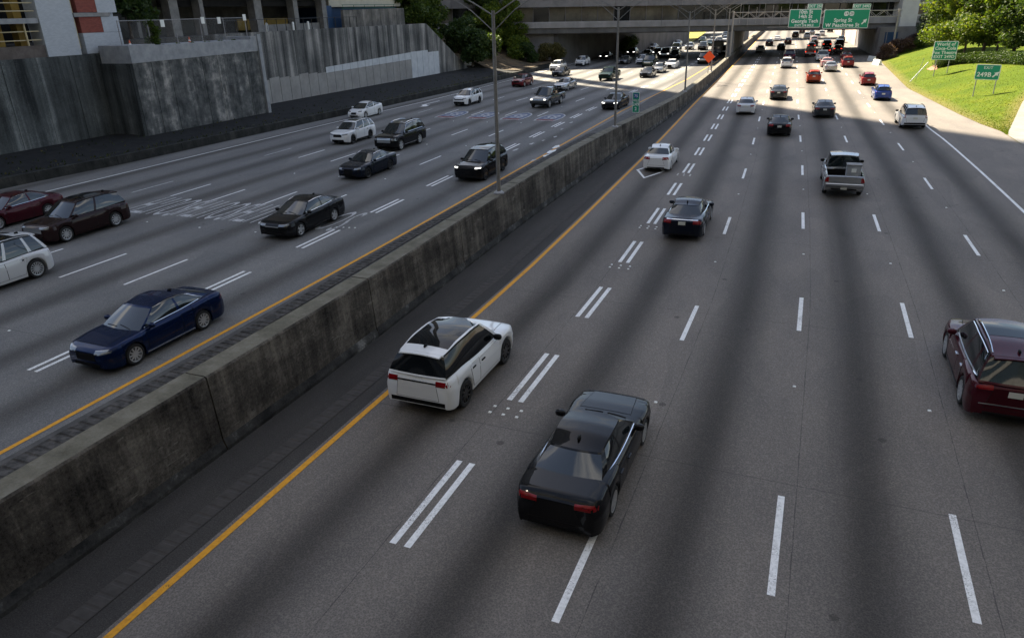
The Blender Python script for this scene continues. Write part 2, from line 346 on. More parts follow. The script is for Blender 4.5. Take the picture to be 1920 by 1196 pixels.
for u, p, n in ((-3.078, 8.80, 20), (.324, 10.756, 20), (3.6, 11.33, 20), (7.08, 33.16 - 24.384, 18)):
    for k in range(-1, n):
        y = p + 12.192 * k
        if y > 4: strip('lane_dash', R_, y, y + DL, u - .07, u + .07, M['paint_mark'], roadR)
FS = [6.1, 12.33, 18.8, 25.26, 31.68, 38.16, 44.3, 50.5, 56.7, 62.55, 68.42, 73.93] + [79.8 + 5.9 * k for k in range(18)]
for y in FS:
    for du in (-.165, .165): strip('lane_dash', L_, y, y + DL, -21.18 + du - .07, -21.18 + du + .07, M['paint_mark'], roadL)
for u, p, n in ((-24.93, 18.95, 14), (-28.34, 18.71, 14), (-31.95, 18.3, 14), (-35.25, 18.9, 14), (-38.45, 18.9, 13)):
    for k in range(-1, n):
        y = p + 12.5 * k
        strip('lane_dash', L_, y, y + 3.35, u - .06, u + .06, M['paint_mark'] if u > -38 else M['paint_faded'], roadL)
# raised pavement markers
mk = mesh_data('pavement_marker', [(x * .043, y * .043, z) for x, y, z in ((-1, -1, 0), (1, -1, 0), (1, 1, 0), (-1, 1, 0), (-.7, -.5, .022), (.7, -.5, .022), (.7, .5, .022), (-.7, .5, .022))], BOXF, M['reflector'])
for fn, u, y0, dy, n in ((R_, -3.03, 4.66, 12.192, 9), (R_, .36, 6.8, 12.192, 9), (R_, 3.63, 6.6, 12.192, 9), (R_, 7.12, 4.6, 12.192, 8), (L_, -24.9, 14.2, 12.5, 6), (L_, -28.3, 14.0, 12.5, 6), (L_, -31.9, 14.0, 12.5, 5)):
    for k in range(n): o = link('pavement_marker', mk, roadR if fn is R_ else roadL); o.location = fn(u, y0 + dy * k, .009)
for y in (15.2, 27.4, 33.4, 45.6):
    for du in (-.40, -.02, .36):
        for dy in (0, -.33):
            o = link('pavement_marker', mk, roadR); o.location = R_(-6.607 + du, y + dy, .009)
for du in (-.35, 0, .3, .6): o = link('pavement_marker', mk, roadL); o.location = L_(-21.1 + du, 28.75 + .2 * du, .009)
# elongated pavement lettering for oncoming traffic, route shields, arrow, worn patches
FONTM = {}
def text_me(s, mat, bold=.0, w=1.0):
    key = (s, mat.name, bold)
    if key not in FONTM:
        cu = bpy.data.curves.new('lettering', 'FONT'); cu.body = s; cu.align_x = 'CENTER'; cu.align_y = 'CENTER'; cu.offset = bold; cu.resolution_u = 3; cu.space_character = 1.05
        ob = bpy.data.objects.new('lettering', cu); C.objects.link(ob); dg = bpy.context.evaluated_depsgraph_get(); dg.update()
        me = bpy.data.meshes.new_from_object(ob.evaluated_get(dg)); bpy.data.objects.remove(ob); me.materials.clear(); me.materials.append(mat); FONTM[key] = me
    return FONTM[key]
for u, y in ((-33.55, 29.7), (-30.1, 29.9), (-26.6, 30.0), (-23.05, 30.0)):
    o = link('lettering', text_me('SOUTH', M['paint_faded'], -.004), roadL); o.location = L_(u, y, .009); o.rotation_euler = (0, 0, math.pi); o.scale = (1.02, 5.2, 1)
def flat(name, pts, mat, fn, u, y, z, sx, sy, parent):
    o = mesh_obj(name, [(px * sx, py * sy, 0) for px, py in pts], [tuple(range(len(pts)))], mat, parent); o.location = fn(u, y, z); return o
SH = [(0, -1), (.42, -.86), (.78, -.5), (.95, .05), (.93, .55), (.80, .95), (.42, .84), (0, .93), (-.42, .84), (-.80, .95), (-.93, .55), (-.95, .05), (-.78, -.5), (-.42, -.86)]
BANDP = [(.82, .50), (.74, .84), (.40, .74), (0, .82), (-.40, .74), (-.74, .84), (-.82, .50)]
for u, s in ((-34.0, '85'), (-30.45, '85'), (-26.8, '85'), (-23.25, '85')):
    SHr = [(x, -y) for x, y in SH]; BPr = [(x, -y) for x, y in BANDP]
    flat('shield_border', SHr, M['mark_white'], L_, u, 68.5, .009, 1.25, 2.75, roadL); flat('shield_field', SHr, M['mark_blue'], L_, u, 68.5, .012, 1.08, 2.5, roadL)
    flat('shield_band', BPr, M['mark_red'], L_, u, 68.3, .015, 1.15, 2.6, roadL)
    o = link('lettering', text_me(s, M['mark_white'], .02), roadL); o.location = L_(u, 68.8, .016); o.rotation_euler = (0, 0, math.pi); o.scale = (1.25, 3.4, 1)
AR = [(-.09, 1.8), (.09, 1.8), (.09, -.4), (.75, -.9), (.75, -.5), (1.1, -1.5), (.45, -1.8), (.5, -1.35), (-.09, -.9)]
flat('lane_arrow', AR, M['paint_mark'], L_, -41.3, 76.5, .009, 1.0, 1.6, roadL)
DM = [(0, -2.4), (.95, 0), (0, 2.4), (-.95, 0)]; o_ = [R_(-8.86 + x, 46.2 + y, .009) for x, y in DM]; i_ = [R_(-8.86 + x * .80, 46.2 + y * .85, .009) for x, y in DM]
mesh_obj('lane_diamond', o_ + i_, [(k, (k + 1) % 4, 4 + (k + 1) % 4, 4 + k) for k in range(4)], M['paint_mark'], roadR)
rw = random.Random(3)
for u, y, s in ((-17.25, 49.6, 1.0), (-17.5, 51.2, .9), (-17.8, 53.2, .8), (-17.7, 47.5, .45), (-20.3, 48.5, .5), (-20.4, 51.0, .55), (-20.1, 53.9, .6), (-19.7, 55.5, .4), (-19.3, 57.5, .45), (-20.0, 61.5, .4), (-20.35, 65.5, .4), (-20.6, 44.5, .35), (-19.9, 45.6, .25)):
    n = 9; pts = [(s * .36 * rw.uniform(.3, 1) * math.cos(6.283 * k / n), s * 1.3 * rw.uniform(.3, 1) * math.sin(6.283 * k / n)) for k in range(n)]
    flat('worn_marking', pts, M['paint_faded'] if s < .7 else M['paint_mark'], L_, u, y, .010, 1, 1, roadL)
# ---------------------------------------------------------------- concrete median barrier
def mat2(name, col_fn): pass
barrierm('barrier_concrete', (.016, .014, .0125), (.074, .066, .057), (.21, .188, .16))
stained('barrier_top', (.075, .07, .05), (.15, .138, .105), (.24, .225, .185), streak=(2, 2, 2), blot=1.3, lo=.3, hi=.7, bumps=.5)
stained('barrier_toe', (.016, .016, .016), (.055, .054, .052), (.26, .255, .245), streak=(1.4, 1.4, 1.4), blot=.9, lo=.40, hi=.68, bumps=.5)
def barh(y): return lin(y, [(-10, 2.0), (42, 2.0), (75, 1.35), (180, 1.2), (400, 1.2)])
bar = thing('concrete_barrier', 'long stained concrete median barrier running between the two carriageways', 'barrier', (barx(10) - .4, 10, 0))
yj = -10.15; k = 0; jr = random.Random(5)
while yj < 300:
    y1 = yj + (7.05 if yj < 170 else 14); V, F, MI = [], [], []; o = Vector(bar.location); g_ = .022; tw = .60 + .0 * k
    ext = .14 if k % 4 == 1 else 0
    for y in (yj + g_, (yj + y1) / 2, y1 - g_):
        x = barx(y); h = barh(y) + .01 * jr.uniform(-1, 1)
        for dx, z in ((0.02, -.1), (0.02, .10), (-.06, .30), (-.17, h - .05), (-.21, h), (-.21 - tw, h), (-.25 - tw, h - .05), (-.42 - tw, .3), (-.48 - tw, .1), (-.48 - tw, -.1)): V.append((x + dx - o.x, y - o.y, z))
    n = 10
    for j in range(2):
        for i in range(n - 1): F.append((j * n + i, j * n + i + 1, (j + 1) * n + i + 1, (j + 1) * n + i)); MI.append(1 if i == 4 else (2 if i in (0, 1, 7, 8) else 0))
    F += [tuple(range(n)), tuple(reversed(range(2 * n, 3 * n)))]; MI += [0, 0]
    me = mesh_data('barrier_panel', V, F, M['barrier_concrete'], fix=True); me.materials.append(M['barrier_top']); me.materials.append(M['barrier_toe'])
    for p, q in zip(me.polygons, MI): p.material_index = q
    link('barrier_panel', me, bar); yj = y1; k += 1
# ---------------------------------------------------------------- low wall and apron on the far side, retaining walls
stained('wall_black', (.022, .026, .028), (.095, .106, .108), (.30, .32, .32), streak=(.8, .8, .045), blot=.3, lo=.40, hi=.68, blotw=.35)
stained('wall_patchy', (.045, .05, .052), (.135, .14, .14), (.42, .405, .38), streak=(1.1, 1.1, .05), blot=1.2, lo=.40, hi=.66, bumps=.5, blotw=.5)
stained('wall_ribbed', (.045, .048, .05), (.15, .152, .15), (.38, .37, .355), streak=(1.1, 1.1, .03), blot=.25, lo=.40, hi=.63, blotw=.3)
noisy('wall_painted', (.27, .265, .258), (.35, .345, .335), .8, .8, .15); noisy('wall_patch', (.48, .51, .55), (.60, .63, .66), 1.2, .8, .15); noisy('cap_gray', (.25, .265, .285), (.36, .375, .395), 1.5, .8, .2)
noisy('apron_black', (.006, .007, .008), (.016, .017, .018), 1.2, .9, .3); stained('curb_dark', (.01, .011, .010), (.03, .031, .029), (.085, .08, .07), blot=1.2, lo=.35, hi=.72)
leafm('weed_leaf', (.02, .035, .01), (.05, .06, .02), (.10, .09, .04), .3); wr_ = random.Random(77); V, F = [], []
for k in range(1500):
    y = wr_.uniform(12, 112); x = lin(y, LBX) - (.42 + abs(wr_.gauss(0, .5)) if wr_.random() < .6 else wr_.uniform(.5, 6)); z = .58 + .45 * min(1, max(0, (-47.5 - x) / 5)); a = wr_.uniform(0, 3.14); s_ = wr_.uniform(.03, .09)
    i = len(V); V += [(x - s_ * math.cos(a), y - s_ * math.sin(a), z), (x + s_ * math.cos(a), y + s_ * math.sin(a), z), (x + wr_.uniform(-.1, .1), y + wr_.uniform(-.1, .1), z + s_ * 2)]; F.append((i, i + 1, i + 2))
tag(mesh_obj('weeds', V, F, M['weed_leaf']), 'sparse weeds and litter along the dark strip behind the low wall', 'weeds', None, 'stuff')
lw = thing('low_wall', 'low dark concrete edge wall along the outer side of the oncoming lanes', 'wall', (-47.4, 40, 0))
yy = -10.0
while yy < 132:
    y1 = yy + 6; a, b2 = lin(yy, LBX), lin(y1, LBX); o = Vector(lw.location)
    V = [(x - o.x, y - o.y, z) for x, y in ((a, yy + .015), (b2, y1 - .015)) for x, z in ((x, -.1), (x - .08, .62), (x - .33, .64), (x - .4, -.1))]
    mesh_obj('wall_panel', V, [(0, 4, 5, 1), (1, 5, 6, 2), (2, 6, 7, 3), (0, 1, 2, 3), (4, 7, 6, 5)], M['curb_dark'], lw, fix=True); yy = y1
def wallx(y): return -54.7 if y < 44.6 else (-51.3 if y < 59.4 else -55.6)
sheet('apron', lambda y: -58, lambda y: lin(y, LBX) - .3, [-10 + 4 * i for i in range(34)], M['apron_black'], zf=lambda x, y: .58 + .45 * min(1, max(0, (-47.5 - x) / 5)), ncol=6)
def wall(name, label, X, y0, y1, pitch, zt, mat, thick=.5, gap=.018, cat='retaining wall'):
    T = thing(name, label, cat, (X, (y0 + y1) / 2, .9)); n = max(1, round((y1 - y0) / pitch)); d = (y1 - y0) / n; o = Vector(T.location)
    for k in range(n):
        a, b_ = y0 + k * d + gap, y0 + (k + 1) * d - gap; za, zb = zt(a), zt(b_); px = .012 * ((k * 7) % 3)
        V = [(X + px, a, .4), (X + px, b_, .4), (X - thick, b_, .4), (X - thick, a, .4), (X + px, a, za), (X + px, b_, zb), (X - thick, b_, zb), (X - thick, a, za)]
        mesh_obj('wall_panel', [Vector(v) - o for v in V], BOXF, mat, T, fix=True)
    box('wall_core', X - thick - .3, X - .06, y0 + .02, y1 - .02, .4, max(1.2, min(zt(y0), zt(y1)) - .05), M['apron_black'], T)
    return T
w1 = wall('retaining_wall', 'black streaked retaining wall under the white brick building', -54.7, 6, 44.6, 2.75, lambda y: 7.38, M['wall_black'])
w2 = wall('retaining_wall', 'patchy peeling retaining wall with pale gray cap below the chain link fence', -51.3, 44.6, 59.4, 1.85, lambda y: 6.70, M['wall_patchy'])
V = [(-51.24, 44.55, 6.6), (-51.24, 59.45, 6.75), (-51.24, 59.45, 8.1), (-51.24, 58.6, 8.1), (-51.24, 58.6, 7.82), (-51.24, 47.2, 7.85), (-51.24, 47.2, 7.95), (-51.24, 44.55, 7.95)]
V = V + [(-54.6, y, z) for x, y, z in V]; wmesh('wall_cap', V, [tuple(range(8)), tuple(reversed(range(8, 16)))] + [(k, (k + 1) % 8, 8 + (k + 1) % 8, 8 + k) for k in range(8)], M['cap_gray'], w2, fix=True)
for k in range(2): box('wall_panel', -54.7 + .02 + 1.7 * k, -53.02 + 1.68 * k, 44.35, 44.62, .4, 6.6, M['wall_black'], w2)
box('end_post', -51.5, -51.1, 59.42, 59.85, .5, 8.25, M['cap_gray'], w2)
zt3 = lambda y: 8.32 if y < 101.5 else max(1.05, 8.32 - (y - 101.5) * .53)
w3 = wall('retaining_wall', 'long ribbed gray retaining wall with painted lower half and sloping end', -55.6, 58.6, 115.2, 1.7, zt3, M['wall_ribbed'])
def paint_quad(name, ya, yb, za0, za1, zb0, zb1, mat): 
    X = -55.55; V = [(X, ya, za0), (X, yb, zb0), (X, yb, zb1), (X, ya, za1)]; V += [(X - .04, y, z) for _, y, z in V]
    wmesh(name, V, [(0, 1, 2, 3)] + [(k, (k + 1) % 4, 4 + (k + 1) % 4, 4 + k) for k in range(4)], mat, w3, fix=True)
n = 33; d = (115.2 - 58.6) / n
for k in range(n):
    a, b_ = 58.6 + k * d + .03, 58.6 + (k + 1) * d - .03
    if b_ < 76: paint_quad('painted_panel', a, b_, 1.0, 3.45 + .1 * ((k * 5) % 3), 1.0, 3.5 + .1 * ((k * 5) % 3), M['wall_painted'])
    elif b_ < 97.6:
        paint_quad('painted_panel', a, b_, 1.0, 3.35 + .012 * (a - 76), 1.0, 3.37 + .012 * (b_ - 76), M['wall_painted'])
        paint_quad('painted_panel', a, b_, 3.38 + .012 * (a - 76), 4.05 + .026 * (a - 76), 3.4 + .012 * (b_ - 76), 4.05 + .026 * (b_ - 76), M['wall_patch'])
    elif b_ < 105.4: paint_quad('painted_panel', a, b_, 1.0, 4.62 if b_ < 101.6 else 4.3, 1.0, 4.62 if b_ < 101.6 else 4.3, M['wall_patch'])
box('wall_patch', -51.27, -51.22, 54.2, 55.6, 3.2, 4.0, M['wall_ribbed'], w2)
# plateau behind the walls
noisy('terrace_dark', (.035, .035, .033), (.08, .078, .07), .8)
tag(box('terrace', -260, -56.15, -60, 101, 4, 8.2, M['terrace_dark']), kind='structure'); tag(box('terrace', -56.15, -52, 44.8, 58.9, 6.4, 7.55, M['terrace_dark']), kind='structure')
tag(box('terrace', -56.15, -55.1, -20, 44.5, 4, 7.35, M['terrace_dark']), kind='structure')
# ---------------------------------------------------------------- buildings above the far wall
def brickm(name, c1, c2, mortar, scale=5.0):
    m, t, b = nodes(name); p = pos(t); s = N(t, 'SeparateXYZ', i_0=p); v = N(t, 'CombineXYZ', i_0=mth(t, 'ADD', s.outputs[0], s.outputs[1]), i_1=s.outputs[2]).outputs[0]
    br = N(t, 'TexBrick', i_Vector=v, i_Color1=(*c1, 1), i_Color2=(*c2, 1), i_Mortar=(*mortar, 1), i_Scale=scale); br.inputs['Mortar Size'].default_value = .018; br.inputs['Brick Width'].default_value = 1.1; br.inputs['Row Height'].default_value = .38
    t.links.new(br.outputs[0], b.inputs['Base Color']); b.inputs['Roughness'].default_value = .85; bump(t, b, br.outputs[1], -.5, .02)
brickm('brick_white', (.43, .47, .52), (.50, .54, .59), (.33, .36, .40)); brickm('brick_red', (.20, .045, .035), (.27, .07, .05), (.17, .10, .08))
noisy('deck_concrete', (.20, .20, .20), (.30, .30, .30), 2, .8, .15); noisy('deck_brown', (.09, .075, .068), (.15, .13, .12), 1.5, .8, .2); noisy('yellow_column', (.30, .20, .05), (.40, .28, .08), 2, .7, .1); plain('yellow_rail', (.5, .43, .26), .5)
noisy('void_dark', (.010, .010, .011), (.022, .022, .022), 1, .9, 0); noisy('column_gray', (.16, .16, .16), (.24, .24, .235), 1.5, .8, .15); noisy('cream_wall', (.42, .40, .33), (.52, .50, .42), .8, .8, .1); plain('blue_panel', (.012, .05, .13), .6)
stained('box_rib', (.045, .045, .045), (.14, .135, .125), (.32, .30, .28), streak=(1.2, 1.2, .15), blot=.6, lo=.34, hi=.68)
bd = thing('parking_deck', 'open parking deck with white painted brick panel and yellow columns on top of the wall', 'building', (-55.3, 40, 7.35))
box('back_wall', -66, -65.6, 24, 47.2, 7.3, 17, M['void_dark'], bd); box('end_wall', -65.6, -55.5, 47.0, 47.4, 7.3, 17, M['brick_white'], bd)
for z in (9.75, 12.9): box('floor_slab', -65.5, -54.75, 24, 40.1, z, z + .36, M['deck_concrete'] if z > 10 else M['cap_gray'], bd)
box('parapet', -55.2, -54.8, 24, 40.15, 7.36, 8.22, M['deck_brown'], bd)
for y in (30, 34.2, 37.6, 39.4):
    for z in (7.4, 10.11): box('column', -57.0, -56.3, y, y + .62, z, z + 2.35 if z < 8 else z + 2.79, M['yellow_column'], bd)
for z in (8.6, 9.2, 10.6, 11.15): tube_obj('guard_rail', [(-54.95, 24, z), (-54.95, 40.1, z)], .042, M['yellow_rail'], bd, 6, True)
tube_obj('guard_post', [(-54.9, 39.0, 8.2), (-54.9, 39.0, 9.75)], .07, M['yellow_rail'], bd, 6, True)
box('white_brick_panel', -56.0, -54.72, 40.2, 43.05, 7.36, 17, M['brick_white'], bd)
box('recess', -56.6, -55.6, 43.05, 43.75, 7.36, 17, M['deck_brown'], bd); tube_obj('drain_pipe', [(-55.3, 43.5, 7.8), (-55.3, 43.5, 16)], .07, M['yellow_rail'], bd, 6, True)
box('red_brick_panel', -56.0, -55.0, 43.75, 45.75, 8.95, 10.12, M['brick_red'], bd); box('red_brick_panel', -56.0, -55.0, 43.75, 45.75, 10.45, 17, M['brick_red'], bd)
box('brick_patch', -56.0, -54.97, 45.75, 47.4, 8.95, 10.12, M['brick_white'], bd); box('brick_patch', -56.0, -54.97, 45.55, 47.4, 10.42, 17, M['brick_white'], bd)
box('white_brick_base', -56.0, -54.96, 43.75, 47.4, 7.40, 8.93, M['brick_white'], bd); box('floor_band', -56.0, -54.90, 43.3, 46.6, 10.14, 10.42, M['deck_concrete'], bd)
# dark pillared structure
pd = thing('parking_structure', 'dark open parking structure with gray concrete columns behind the fence', 'building', (-62, 75, 8.2))
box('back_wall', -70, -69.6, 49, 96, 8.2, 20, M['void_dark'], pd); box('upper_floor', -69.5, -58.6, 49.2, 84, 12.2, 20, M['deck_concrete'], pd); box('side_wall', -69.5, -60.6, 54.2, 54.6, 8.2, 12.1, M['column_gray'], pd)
for y, r in ((57.2, 1.1), (61.1, .55), (69.2, 1.2), (76, .8), (81.6, .9)): box('column', -60.3, -59.3, y, y + r, 8.2, 12.2, M['column_gray'], pd)
box('beam', -60.6, -60.3, 57, 84, 10.9, 11.5, M['void_dark'], pd); box('parapet', -60.2, -59.9, 69.5, 82, 8.2, 8.95, M['column_gray'], pd); box('inner_wall', -66, -65.7, 55, 84, 8.2, 12.1, M['terrace_dark'], pd)
box('ramp', -64, -63.6, 71, 80, 8.4, 9.6, M['yellow_column'], pd)
cr = thing('cream_building', 'cream walled building with a blue panel behind the ribbed concrete box', 'building', (-62, 90, 8.2))
box('wall', -70, -60.0, 84.1, 102, 10.75, 20, M['cream_wall'], cr); box('blue_panel', -60.5, -59.6, 81.8, 84.0, 8.2, 10.9, M['blue_panel'], cr); box('wall', -70, -60.6, 84.1, 102, 8.2, 10.72, M['blue_panel'], cr)
rb = thing('concrete_enclosure', 'low ribbed concrete enclosure with green rail on top of the long wall', 'wall', (-58, 91, 8.2))
for k in range(7): box('wall_panel', -58.3, -57.9, 84.0 + 2.2 * k + .03, 86.2 + 2.2 * k - .03, 8.25, 10.35 + .02 * k, M['box_rib'], rb)
plain('green_rail', (.01, .10, .055), .5); plain('fence_black', (.008, .008, .009), .5)
for z in (10.55, 10.95): tube_obj('hand_rail', [(-58, 84, z), (-58, 97, z)], .035, M['green_rail'], rb, 5, True)
for k in range(6): tube_obj('rail_post', [(-58, 84.2 + 2.5 * k, 10.3), (-58, 84.2 + 2.5 * k, 10.95)], .03, M['green_rail'], rb, 5, True)
# fences, bollards, cones
def fence(name, label, x, y0, y1, z, h, mat, pitch, wires):
    T = thing(name, label, 'fence', (x, (y0 + y1) / 2, z)); n = round((y1 - y0) / pitch)
    for k in range(n + 1): tube_obj('post', [(x, y0 + k * (y1 - y0) / n, z), (x, y0 + k * (y1 - y0) / n, z + h)], .04, mat, T, 5, True)
    for q in (.06, .98): tube_obj('rail', [(x, y0, z + h * q), (x, y1, z + h * q)], .028, mat, T, 5, True)
    V, F = [], []
    for k in range(wires):
        for sgn in (1, -1):
            ya = y0 + (y1 - y0) * k / wires; yb = ya + sgn * h; 
            if yb < y0 or yb > y1: continue
            b = len(V); V += [(x, ya - .006, z), (x, ya + .006, z), (x, yb + .006, z + h), (x, yb - .006, z + h)]; F.append((b, b + 1, b + 2, b + 3))
    if F: o = wmesh('wire_mesh', V, F, mat, T); o['kind'] = 'stuff'
    return T
f1 = fence('chain_link_fence', 'galvanised chain link fence with white notices on top of the patchy wall', -52.2, 44.8, 59.3, 7.55, 2.25, M['galvanised'], 2.9, 90)
for y, z in ((49.0, 9.2), (53.6, 9.35), (55.6, 9.3), (59.0, 9.5)): box('notice', -52.15, -52.1, y, y + .4, z, z + .55, M['sign_white'], f1)
fence('metal_fence', 'thin black metal fence along the top of the ribbed wall', -56.0, 59.2, 84, 8.2, 1.35, M['fence_black'], 1.55, 0)
for i, (y, lb) in enumerate(((68.3, 'white bollard nearest the gray end column by the black fence'), (72.8, 'white bollard in the middle of the three behind the black fence'), (75.6, 'white bollard closest to the blue panel behind the black fence'))):
    tg = mesh_obj('bollard', *tube_data([(0, 0, 0), (0, 0, .9), (0, 0, .98)], [.13, .13, .06], 10), M['sign_white'], None, 50, True); tg.location = (-57.2, y, 8.2); tag(tg, lb, 'bollard', 'white bollards behind the black fence')
plain('cone_orange', (.75, .13, .05), .6)
for (x, y, z), lb in (((-52.9, 46.2, 7.55), 'orange traffic cone by the end of the white brick wall'), ((-53.5, 53.2, 7.55), 'small orange traffic cone in the middle behind the chain link fence')):
    cn = thing('traffic_cone', lb, 'traffic cone', (x, y, z), 'orange cones behind the fence')
    mesh_obj('cone', *tube_data([(0, 0, .04), (0, 0, .75)], [.17, .03], 12), M['cone_orange'], cn, 50, True); bm_box_obj('base', (0, 0, .02), (.4, .4, .04), M['cone_orange'], cn); mesh_obj('stripe', *tube_data([(0, 0, .38), (0, 0, .5)], [.108, .08], 12), M['sign_white'], cn, 50, True)
# tall towers that shade the near part of the motorway
def tower(label, x0, x1, y0, yf, z0, z1, glassm, fin=None):
    zs = [z0] + [z for z in (70, 150) if z < z1] + [z1]
    T = thing('office_tower', label, 'building', ((x0 + x1) / 2, (y0 + yf(z0)) / 2, z0), 'office towers outside the view')
    prof = [(y0, z0)] + [(yf(z), z) for z in zs] + [(y0, z1)]; n = len(prof)
    wmesh('core', [(x0, y, z) for y, z in prof] + [(x1, y, z) for y, z in prof], [tuple(range(n)), tuple(reversed(range(n, 2 * n)))] + [(k, (k + 1) % n, n + (k + 1) % n, n + k) for k in range(n)], M[glassm], T, fix=True)
    z = z0 + 4.2; V, F = [], []
    while z < z1:
        b = len(V); V += boxv(x0 - .25, x1 + .25, y0 - .25, yf(z) + .15, z, z + 1.5); F += [tuple(b + i for i in f) for f in BOXF]; z += 4.2
    wmesh('floor_band', V, F, M['deck_concrete'], T); V, F = [], []
    for k in range(int((yf(z0) - y0) / 6) + 1):
        y = y0 + 6 * k; b = len(V); V += boxv(x0 - .5, x1 + .5, y - .4, y + .4, z0, z1); F += [tuple(b + i for i in f) for f in BOXF]
    wmesh('mullion', V, F, M['deck_concrete'], T); box('roof', x0 - .6, x1 + .6, y0 - .6, yf(z1) + .2, z1, z1 + 3, M['deck_concrete'], T)
    if fin: box('corner_fin', x1 - 3, x1 + .3, fin - 1.5, fin, z0, z1, M['deck_concrete'], T)
plain('tower_glass', (.03, .045, .055), .06, 0, 0, spec=.9)
tower('tall office tower with flaring flank standing far behind the cream building', -148, -101, 134, lambda z: lin(z, [(70, 162.0), (150, 172.9)]), 6, 235, 'tower_glass', 172.9)
tower('office tower standing behind the white brick parking deck', -150, -100, 60, lambda z: 99.0, 6, 165, 'tower_glass')
tower('added unseen block behind the overpass that holds back sky light', -58, 38, -85, lambda z: -26.0, 0, 62, 'tower_glass')  # added out of view to block sky light from behind the camera
tower('added unseen broad block beside the outbound lanes that dims the sky fill', 38, 95, -70, lambda z: 42.0, 0, 105, 'tower_glass')  # invented off-frame block, lowers the sky fill on the shaded lanes
# overpass under the photographer
ov = thing('overpass', 'concrete overpass deck crossing above the motorway where the view is taken from', 'bridge', (0, -8, 7.2))
box('deck', -70, 45, -16, .15, 6.9, 8.05, M['deck_concrete'], ov); box('parapet', -70, 45, .12, .38, 7.5, 8.95, M['deck_concrete'], ov)
for x in (-49, -13.0, 14): box('pier', x - .5, x + .5, -15, -3, -.1, 6.88, M['deck_concrete'], ov)
# ---------------------------------------------------------------- bridge with the building on it
BA = math.atan(.42)
br = thing('road_bridge', 'long gray concrete bridge carrying a dark windowed building across the motorway', 'bridge', (-17.0, 152.5, 0))
br.rotation_euler = (0, math.radians(.65), BA)
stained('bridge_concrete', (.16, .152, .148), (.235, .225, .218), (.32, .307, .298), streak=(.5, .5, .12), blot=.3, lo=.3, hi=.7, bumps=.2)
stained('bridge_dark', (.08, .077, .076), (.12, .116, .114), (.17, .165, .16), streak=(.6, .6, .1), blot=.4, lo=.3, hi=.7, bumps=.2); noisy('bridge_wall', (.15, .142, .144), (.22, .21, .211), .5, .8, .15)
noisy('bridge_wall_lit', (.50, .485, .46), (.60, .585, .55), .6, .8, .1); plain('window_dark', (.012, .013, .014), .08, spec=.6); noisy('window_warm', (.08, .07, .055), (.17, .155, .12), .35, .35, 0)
LB_ = dict(parent=br, local=True)
def bprism(name, prof, x0, x1, mat):
    V = [(x0, y, z) for y, z in prof] + [(x1, y, z) for y, z in prof]; n = len(prof)
    return mesh_obj(name, V, [tuple(range(n)), tuple(reversed(range(n, 2 * n)))] + [(k, (k + 1) % n, n + (k + 1) % n, n + k) for k in range(n)], mat, br, fix=True)
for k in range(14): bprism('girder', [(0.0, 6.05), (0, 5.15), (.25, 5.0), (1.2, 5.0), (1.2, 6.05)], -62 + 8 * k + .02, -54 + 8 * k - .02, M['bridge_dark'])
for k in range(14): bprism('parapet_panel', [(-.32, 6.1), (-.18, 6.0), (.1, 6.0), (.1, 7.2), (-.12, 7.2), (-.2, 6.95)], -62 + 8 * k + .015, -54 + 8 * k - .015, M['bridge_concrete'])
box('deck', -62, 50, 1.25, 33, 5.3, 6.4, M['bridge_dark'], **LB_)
for k in range(8): box('cross_beam', -62, 50, 3 + 4 * k, 3.8 + 4 * k, 4.95, 5.28, M['bridge_dark'], **LB_)
pw = 3.1; n = 34
for k in range(n):
    x = -60 + pw * k; warm = x < -13 and k % 5 != 2
    o = box('window_pane', x + .07, x + pw - .07, 2.2, 2.3, 7.0, 9.72, M['window_warm'] if warm else M['window_dark'], **LB_); box('mullion', x - .06, x + .06, 2.05, 2.35, 6.9, 9.75, M['bridge_wall'], **LB_)
for k in range(17): box('wall_panel', -60 + 6.2 * k + .02, -53.8 + 6.2 * k - .02, .4, 2.6, 9.75, 14.2, M['bridge_wall'], **LB_)
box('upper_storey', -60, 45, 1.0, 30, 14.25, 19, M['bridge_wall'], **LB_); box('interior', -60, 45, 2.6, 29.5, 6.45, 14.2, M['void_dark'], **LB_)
for x0, x1, z0, z1 in ((31.0, 34.2, .0, 12), ): box('end_tower', x0, x1, -.9, 4.0, z0, z1, M['bridge_wall_lit'], **LB_)
box('end_wall', 34.25, 60, .6, 4, .0, 12, M['bridge_wall_lit'], **LB_); box('end_window', 34.5, 48, .45, .56, 7.6, 9.3, M['window_dark'], **LB_)
# piers and abutments follow the road, not the skew
ab = thing('bridge_pier', 'thick concrete pier wall standing in the median under the bridge', 'bridge pier', (-17.2, 155, 0))
def slab(name, pts, th, z0, z1, mat, T):
    for (xa, ya), (xb, yb) in zip(pts, pts[1:]):
        V = [(xa, ya, z0), (xb, yb, z0), (xb + th, yb, z0), (xa + th, ya, z0), (xa, ya, z1), (xb, yb, z1), (xb + th, yb, z1), (xa + th, ya, z1)]; wmesh(name, V, BOXF, mat, T, fix=True)
slab('pier_wall', [(-18.1, 152.2), (-18.9, 170), (-19.6, 187)], 1.25, -.1, 5.0, M['bridge_concrete'], ab)
ar = thing('bridge_abutment', 'dark concrete abutment with a faded blue patch beside the grass slope', 'bridge abutment', (8, 165, 0))
slab('abutment_wall', [(8.6, 159), (7.3, 178), (6.0, 200)], 1.4, -.1, 5.1, M['bridge_wall'], ar)
V = [(8.7, 158.6, -.1), (18, 162.3, -.1), (18, 163.3, -.1), (8.7, 159.6, -.1), (8.7, 158.6, 5.2), (18, 162.3, 5.2), (18, 163.3, 5.2), (8.7, 159.6, 5.2)]; wmesh('wing_wall', V, BOXF, M['bridge_wall'], ar, fix=True)
